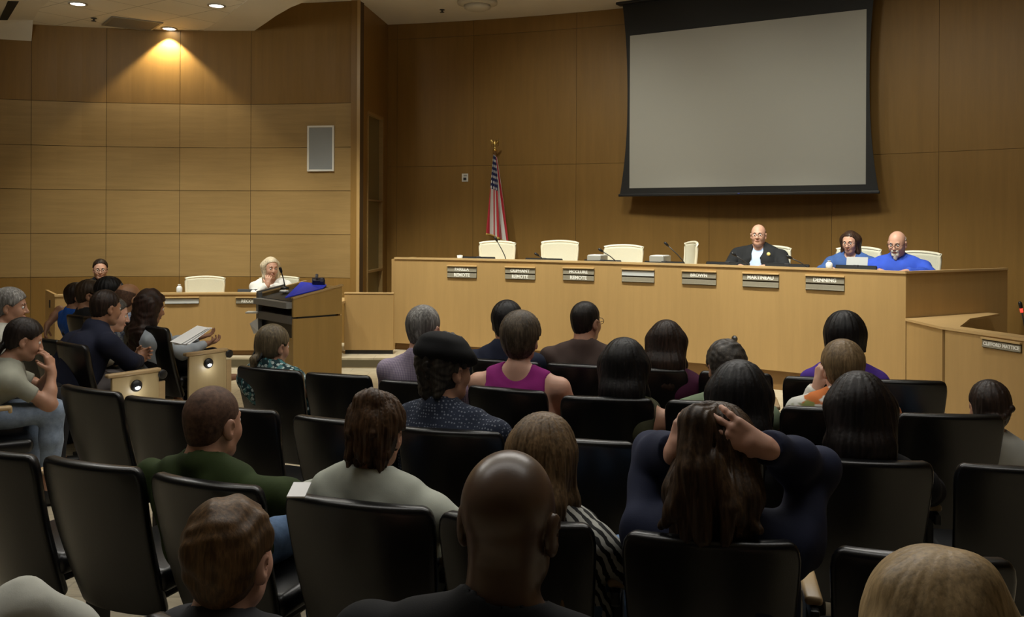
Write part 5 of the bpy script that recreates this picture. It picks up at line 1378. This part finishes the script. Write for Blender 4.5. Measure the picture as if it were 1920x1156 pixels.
# ---- third row
def beret(root, T, R, hs):
    fl = Field(T(0, 0, .05)-.25, T(0, 0, .05)+.25, .007)
    Rb = R @ rotm(0, .22, 0)
    fl.add(ell(T(0, -.012, .062), V(.112, .128, .062)*hs, Rb), 0, .02); fl.add(ell(T(0, .06, .05), V(.085, .075, .028)*hs, Rb @ rotm(0, .2, 0)), 0, .03); fl.add(ell(T(0, -.02, .105), V(.085, .095, .04)*hs, Rb), 0, .03)
    fl.add(cone(T(0, -.01, .115), T(0, -.01, .128), .012*hs, .010*hs), 0, .008)
    fl.displace(wrinkle(77, .003)); link('flat_cap', fl.mesh('flat_cap'), cloth_mat('black_felt', (.006, .006, .0065)), root)
person('man in a black flat cap and navy dotted shirt', 836, 693, 3.9, -24, hyaw=-20, hpitch=2, hs=1.12, g=1.2, sw=.235, skin=SK_MID, collar=True, hat=beret, top=T_('navy_dotted', (.020, .026, .045), pattern='dots', c2=(.16, .18, .22)), pants=DARKPANTS, face=True,
       hair=('curly', hair_mat('hair_wavy_dark', (.022, .018, .013), 2.2), dict(t=.02, amp=.004, cs=.9, nape=-.10, extra=(((-.05, -.07, -.03), (-.05, -.075, -.08), .026, .02), ((0, -.085, -.03), (0, -.085, -.09), .03, .022), ((.045, -.07, -.03), (.045, -.075, -.08), .026, .02)))))
person('woman with long black hair seated ahead of the raised hands', 1386, 752, 3.6, -16, hs=1.1, fem=True, skin=SK_TAN, top=T_('charcoal_top', (.014, .014, .016)), pants=DARKPANTS, hair=('long', H_BLACK, dict(len=.21, t=.028, w=.85)))
person('woman in black with long straight dark hair, right of centre', 1611, 775, 3.42, -14, hs=1.1, fem=True, skin=SK_TAN, top=T_('black_top', (.007, .007, .008)), pants=DARKPANTS, hair=('long', hair_mat('hair_blackest', (.007, .0045, .004), 2.2), dict(len=.22, t=.024, w=.82)), sw=.2)
# ---- fourth row
def book(i):
    bm = BM(); c = i['P']+V(.17, .30, .19); box(bm, c, (.22, .28, .004), rotm_m(.15), None or .001); o = obj('x', bm, M_PAPER); return o
def rotm_m(a): return Matrix.Rotation(a, 3, 'Z') @ Matrix.Rotation(.35, 3, 'X')
person('man with buzzed hair in a dark green T-shirt, face turned right', 400, 795, 3.20, -24, hyaw=0, hpitch=3, hs=1.06, g=1.0, sw=.235, skin=SK_MID, face=True, res=.85, lean=-.04, arms={'R': (V(.27, .16, .70), V(.12, .36, .64), V(-.4, .8, 0), V(0, 0, -1)), 'L': (V(-.235, .16, .70), V(-.1, .36, .64), V(.4, .8, 0), V(0, 0, -1))}, N_off=(.02, -.045),
       top=T_('forest_tee', (.022, .036, .008), sleeve='short', wr=.009), pants=JEANS, hair=('buzz', H_BUZZ, dict(t=.004, amp=.0006, slope=.95, off=.012, nape=-.07, vox=.0045)))
person('woman with a messy brown topknot in a pale grey blouse', 707, 812, 2.93, -22, hyaw=5, hpitch=4, hs=.96, fem=True, skin=SK_MID, g=1.1, sw=.215, res=.85, collar=False,
       top=T_('grey_blouse', (.40, .42, .36), wr=.011, name='blouse'), pants=DARKPANTS, hair=('topbun', H_BROWN, dict(t=.02, nape=-.11, amp=.006, tousled=True, vox=.0048)),
       arms={'R': (V(.31, .05, .66), V(.16, .28, .62), V(-.4, .8, -.1), V(0, 0, -1)), 'L': (V(-.26, .04, .66), V(-.12, .28, .62), V(.4, .8, -.1), V(0, 0, -1))})
person('woman with long light brown hair in a black and white striped top', 1020, 862, 2.78, -19, hyaw=-8, hpitch=6, hs=1.02, fem=True, skin=SK_MID, res=.85, top=T_('mono_stripe', (.02, .02, .02), pattern='band', c2=(.42, .42, .38), name='blouse'), pants=JEANS,
       arms={'R': (V(.27, -.04, .66), V(.2, .2, .58), V(-.2, .9, -.1), V(0, 0, -1))},
       hair=('long', H_LTBR, dict(len=.23, t=.02, w=.85, amp=.004, vox=.005, xs=(-.06, -.02, .02, .05), extra=(((.06, -.06, -.10), (.115, -.11, -.30), .022, .014), ((.115, -.11, -.30), (.125, -.10, -.38), .014, .006)))))
def upsweep(i): pass
ha = {'R': (V(.265, .10, 1.045), V(.125, -.125, 1.15), V(-.85, -.10, .36), V(-.25, .95, -.05)), 'L': (V(-.205, .12, 1.05), V(-.125, -.09, 1.11), V(.35, -.1, .80), V(.5, .85, 0))}
def fit_hands(px, py, Y, lean=-.03):      # raised arms follow the head height
    z = at(px, py, Y).z; dz = z-1.10; 
    for k in ha: ha[k] = (ha[k][0]+V(0, 0, dz), ha[k][1]+V(0, lean+.03, dz), ha[k][2], ha[k][3])
fit_hands(1350, 850, 2.62)
person('woman in a navy sweatshirt holding up her long brown hair with both hands', 1350, 850, 2.62, -16, hyaw=0, hpitch=6, hs=1.08, fem=True, skin=SK_PALE, g=1.12, sw=.205, res=.8, lean=-.03,
       arms=ha, hands={'R': dict(vis=True, size=1.12, curl=[.14, .18, .20, .24], spread=.2, thumb=.9), 'L': dict(vis=True, curl=.35)},
       top=T_('navy_sweat', (.017, .021, .045), wr=.012, name='sweatshirt', t=.018, fat=.004, vox=.009), pants=JEANS,
       hair=('long', hair_mat('hair_deep_brown', (.034, .019, .009), 2.2), dict(len=.20, t=.014, w=1.15, amp=.005, vox=.005, back=.01, slope=.7, side=0, ek=.016, xs=(-.07, -.04, -.01, .02, .05), extra=(
           ((-.03, -.03, .105), (-.055, -.13, .09), .034, .042), ((-.055, -.13, .09), (-.06, -.165, -.02), .044, .042), ((-.06, -.165, -.02), (-.10, -.165, -.12), .036, .026), ((-.10, -.165, -.12), (-.135, -.15, -.17), .026, .012), ((-.045, -.165, -.02), (-.03, -.175, -.18), .036, .024),
           ((-.01, -.15, .0), (.035, -.165, -.11), .03, .026), ((.035, -.165, -.11), (.025, -.165, -.19), .026, .014), ((.04, -.13, -.10), (.10, -.14, -.16), .028, .012), ((-.08, -.15, -.05), (-.07, -.17, -.19), .03, .016)))))
# ---- nearest row
person('boy with tousled brown hair in a grey hoodie, nearest row left', 434, 1048, 1.98, -26, hyaw=12, hs=1.0, skin=SK_PALE, res=.8, face=True, top=T_('grey_hoodie', (.035, .035, .038), name='hoodie', t=.018, collar=True), pants=DARKPANTS,
       hair=('short', hair_mat('hair_boy_brown', (.085, .047, .020), 2.0), dict(t=.016, nape=-.075, amp=.0028, curl=True, cs=.55, vox=.0045, slope=.55, off=-.004)))
person('bald man in a black shirt, largest head in front of the camera', 955, 980, 1.74, -18, hyaw=0, hpitch=4, hs=1.13, g=1.35, sw=.26, skin=skin_mat('skin_bald_man', (.085, .052, .033), .32), res=.75, top=T_('black_crew', (.006, .0062, .0068), sleeve='short', wr=.004), pants=DARKPANTS, N_off=(.0, -.045))
person('person with short blond hair in the bottom right corner', 1742, 1208, 1.52, -12, hyaw=4, hpitch=4, hroll=10, hs=1.06, fem=True, skin=SK_PALE, res=.8, top=T_('slate_top', (.05, .05, .055)), pants=DARKPANTS,
       hair=('bob', hair_mat('hair_blond_swept', (.26, .18, .088), 1.32, rot=(0, .6, 0), lo=.6, bmp=.22), dict(t=.032, blen=.10, ek=.03, extra=(((.03, -.03, .118), (-.075, -.05, .085), .036, .03), ((.03, -.05, .115), (.09, -.05, .05), .036, .03), ((.02, -.06, .112), (-.01, -.115, .02), .036, .03), ((-.03, -.06, .10), (-.08, -.08, .0), .034, .03)), amp=.001, vox=.0045)))
# ---- side block
def papers(i): pass
lean_leg = None
person('man in a navy jacket leaning forward with clasped hands', 199, 578, 6.58, -45, hyaw=10, hpitch=8, hs=1.02, g=1.15, sw=.225, lean=.24, skin=SK_TAN, face=True, collar=True, top=T_('navy_jacket', (.010, .012, .026), name='jacket', t=.018), pants=dict(m=cloth_mat('grey_trousers', (.17, .15, .15))),
       arms={'R': (V(.22, .32, .68), V(.045, .46, .66), V(-.55, .75, .25), V(-.8, -.1, .1)), 'L': (V(-.22, .30, .68), V(-.03, .46, .68), V(.55, .75, .25), V(.8, -.1, .1))}, hands={'R': dict(vis=True, curl=.55), 'L': dict(vis=True, curl=.55)}, hair=('short', H_DKBR, dict(t=.010, slope=.9, off=.005)))
person('person in a cream jacket hunched behind the navy-jacketed man', 213, 590, 6.95, -45, hyaw=-20, hpitch=12, hs=1.02, lean=.34, skin=SK_PALE, face=True, top=T_('cream_jacket', (.42, .37, .28), name='jacket', t=.02), pants=DARKPANTS, hair=('short', H_PEPPER, dict(t=.010, slope=1.1, off=-.01)), g=1.1)
def sheet(i):
    pass
person('woman with long dark wavy hair reading papers, light blue cardigan', 282, 577, 7.42, -46, hyaw=4, hpitch=14, hs=1.08, fem=True, skin=SK_TAN, face=True, lean=-.05, top=T_('light_cardigan', (.36, .40, .45), name='cardigan', vneck=.1, wr=.009), pants=DARKPANTS,
       arms={'R': (V(.24, .12, .62), V(.13, .36, .66), V(-.2, .9, .1), V(-.1, .1, 1)), 'L': (V(-.22, .12, .64), V(-.06, .40, .70), V(.1, .9, .1), V(0, .1, 1))}, hands={'R': dict(vis=True, curl=.45), 'L': dict(vis=True, curl=.45)},
       shoes=False, leg={'R': (V(.09, .44, .55), V(-.02, .60, .36), V(.0, .70, .33)), 'L': (V(-.1, .45, .50), V(-.1, .46, .085), V(-.1, .62, .03))},
       hair=('long', hair_mat('hair_wavy_brown', (.02, .010, .007), 2.4), dict(len=.42, t=.022, curl=True, amp=.004, cs=.45, w=1.0)))
person('bald man in a light blue patterned shirt beside the reading woman', 242, 561, 7.74, -45, hyaw=14, hpitch=6, hs=1.08, skin=skin_mat('skin_ruddy', (.33, .17, .085)), collar=True, top=T_('blue_pattern_shirt', (.30, .34, .42), pattern='blotch', c2=(.12, .15, .25), c3=(.4, .42, .46)), pants=DARKPANTS, hair=('fringe', H_BUZZ, dict(t=.004, slope=.3, off=-.01, amp=.001)))
person('person in a dark top with black hair, behind the navy-jacketed man', 207, 549, 8.1, -45, hyaw=-18, hs=1.1, skin=SK_MID, top=T_('dark_top', (.02, .02, .024)), pants=DARKPANTS, hair=('short', H_BLACK, dict(t=.016)))
person('short-haired person in black, between blue T-shirt and navy jacket', 169, 553, 8.45, -45, hyaw=-22, hpitch=4, hs=1.08, skin=SK_TAN, face=True, top=T_('black_tee', (.012, .012, .013), sleeve='short'), pants=DARKPANTS, hair=('short', hair_mat('hair_cocoa', (.03, .018, .010), 2), dict(t=.014)))
person('person in a royal blue T-shirt with one arm over the seat back', 146, 556, 8.8, -50, hyaw=-10, hs=1.05, skin=SK_TAN, top=T_('royal_tee', (.015, .085, .40), sleeve='short'), pants=DARKPANTS, g=1.1, leanx=.05,
       arms={'L': (V(-.25, -.15, .80), V(-.13, -.29, .67), V(.35, -.25, -.9), V(.3, .9, 0)), 'R': (V(.25, .02, .70), V(.1, .25, .62), V(-.5, .8, 0), V(0, 0, -1))}, hands={'L': dict(vis=True, curl=.25)}, hair=('short', H_DKBR, dict(t=.012)))
person('woman in a pale T-shirt and jeans leaning her chin on her hand', 45, 637, 5.4, -58, hyaw=4, hpitch=18, hs=.97, fem=True, skin=SK_MID, face=True, lean=.33, s=.45, top=T_('pale_tee', (.27, .27, .22), sleeve='short', name='t_shirt'), pants=dict(m=cloth_mat('washed_jeans', (.20, .25, .33), 'denim'), cut=.80), shoes=True, sw=.18, g=.85,
       arms={'R': (V(.17, .45, .62), V(.10, .47, .79), V(-.25, -.12, 1), V(-.6, -.75, .1)), 'L': (V(-.16, .45, .66), V(-.02, .47, .78), V(.2, -.1, 1), V(.5, -.8, .1))}, hands={'R': dict(vis=True, curl=.5)},
       leg={'R': (V(.12, .47, .57), V(.08, .46, .10), V(.08, .62, .03)), 'L': (V(-.1, .42, .54), V(-.02, .34, .09), V(-.02, .50, .03))},
       hair=('ponytail', hair_mat('hair_espresso', (.014, .009, .007), 2), dict(t=.014, px=-.01, bz=-.05, slope=1.0, off=.01)))
person('grey-haired woman with a small dark bun at the left edge', 20, 575, 5.95, -56, hyaw=-16, hpitch=6, hs=.94, fem=True, skin=SK_MID, face=True, lean=.16, top=T_('cream_blouse', (.40, .39, .34), name='blouse'), pants=DARKPANTS, hair=('bun', H_GREY, dict(t=.016, bz=.02, bs=.8, amp=.004, slope=.95)))
def hid(i): pass
person('person in white trousers with raised knee at the bottom left corner', -500, 800, 2.05, -62, hs=1.05, skin=SK_TAN, lean=-.06, top=T_('teal_shirt', (.02, .04, .045)), pants=dict(m=cloth_mat('white_trousers', (.42, .42, .37)), cut=.93, wr=.014),
       leg={'R': (V(.10, .45, .52), V(.12, .46, .085), V(.12, .62, .03)), 'L': (V(-.02, .52, .70), V(.02, .86, .40), V(.05, 1.0, .36))}, hair=('short', H_BROWN, dict(t=.014)))
# ---- loose papers
rp = at(355, 627, 7.15); o = empty('paper_stack', rp, -.78, 'white paper sheets held by the reading woman', 'paper')
for i in range(3):
    bm = BM(); box(bm, (.012*i, .01*i, -.006*i), (.19, .25, .002), Matrix.Rotation(.45, 3, 'X') @ Matrix.Rotation(.12*i, 3, 'Z')); obj('sheet', bm, mat('white_paper', (.9, .9, .9), .8), o)
rp = at(561, 918, 2.75); bm = BM(); box(bm, (0, 0, 0), (.055, .09, .006), Matrix.Rotation(.2, 3, 'X'), .001); o = obj('paper_sheet', bm, M_PAPER); o.location = rp; tag(o, 'white paper between the green T-shirt man and the grey blouse', 'paper')
rp = at(1607, 490, 9.0); bm = BM(); box(bm, (0, 0, 0), (.20, .004, .10), Matrix.Rotation(-.5, 3, 'X'), .001); o = obj('paper_sheet', bm, mat('grey_paper', (.36, .37, .37), .8)); o.location = rp; o.rotation_euler = (0, 0, -.5); tag(o, 'grey paper held low by the woman in blue on the dais', 'paper')

def seat_to(seat_, person_root, back=.0):
    y = person_root.rotation_euler.z; o = Matrix.Rotation(y, 3, 'Z') @ Vector((0, .03-back, 0))
    seat_.location = (person_root.location.x+o.x, person_root.location.y+o.y, 0); seat_.rotation_euler = (0, 0, y)
byl = {p['label']: p for p in PEOPLE}
for k, st_ in (('woman in a pale T-shirt', s3), ('grey-haired woman with', s3b), ('person in white trousers', s4)):
    seat_to(st_, next(p for l, p in byl.items() if l.startswith(k)))
bpy.context.view_layer.update()
# ------------------------------------------------------------------ light
w = bpy.data.worlds.new('world'); SC.world = w; w.use_nodes = True
w.node_tree.nodes['Background'].inputs['Color'].default_value = (1, .93, .82, 1); w.node_tree.nodes['Background'].inputs['Strength'].default_value = .02
def spot(name, loc, target, e, size=60, blend=.7, r=.12, col=(1, .9, .75)):
    l = bpy.data.lights.new(name, 'SPOT'); l.energy = e; l.spot_size = math.radians(size); l.spot_blend = blend; l.shadow_soft_size = r; l.color = col
    o = bpy.data.objects.new(name, l); COL.objects.link(o); o.location = loc
    o.rotation_euler = (Vector(target)-Vector(loc)).to_track_quat('-Z', 'Y').to_euler(); return o
def area(name, loc, target, e, sx, sy, col=(1, .92, .8)):
    l = bpy.data.lights.new(name, 'AREA'); l.shape = 'RECTANGLE'; l.size = sx; l.size_y = sy; l.energy = e; l.color = col
    o = bpy.data.objects.new(name, l); COL.objects.link(o); o.location = loc
    o.rotation_euler = (Vector(target)-Vector(loc)).to_track_quat('-Z', 'Y').to_euler(); return o
# stage downlights in the high ceiling, aimed at the dais
for px in (800, 1000, 1200, 1420, 1640):
    c = circ(px, RD); a = ang(c); q = pol(a, RD-1.45); tgt = pol(a, RD+.25)
    spot('stage_spot', (q[0], q[1], 4.46), (*tgt, 1.0), 470, 58, .85, .10, (1, .985, .86))
# staff desk downlights
for x in (-4.9, -3.6, -2.4):
    spot('desk_spot', (x, 9.3, 4.15), (x-.05, 11.0, .9), 300, 72, .85, .10, (1, .985, .86))
# the scallop lamp against the left wall
p = on(319, 57, ZCL); spot('scallop_lamp', (p.x, p.y-.13, ZCL-.03), (p.x, p.y-.10, 0), 150, 102, .35, .02, (1, .86, .58))
spot('aisle_fill', (-2.2, 9.0, 4.4), (-2.75, 7.6, .8), 130, 60, .8, .10, (1, .95, .88))  # unseen fill spot, added to brighten the reading woman and her papers
# general dim house lights, ahead of the seats
area('house_light', (-.5, 6.4, 4.45), (-.2, 3.2,   .6), 260, 7, 1.2, (1, .97, .92))
area('row_light', (0, 3.0, 4.47), (.0, 2.9, 0), 78, 6, 1.0, (1, .97, .92))
area('ceiling_fill', (-1, 5.6, 3.55), (-1, 5.6, 5), 90, 8, .5, (.92, 1, .98))  # unseen upward fill, added to brighten the ceiling
for i, px in enumerate((820, 1080, 1330, 1600, 1850)):
    a = ang(circ(px, RW)); q = pol(a, RW-3.6); tg = pol(a, RW); spot('wall_fill', (q[0], q[1], 4.45), (*tg, 1.9), (230, 220, 140, 130, 130)[i], 78, 1.0, .2, (1, .985, .86))  # unseen fill spots added to lift the back wall
for x in (-5.2, -3.2): spot('wall_fill', (x, 9.0, 4.12), (x+.1, 11.9, 3.1), 60, 80, 1.0, .2, (1, .985, .86))  # two more fill spots, added to brighten the top of the left wall
SC.view_settings.exposure = 0.0
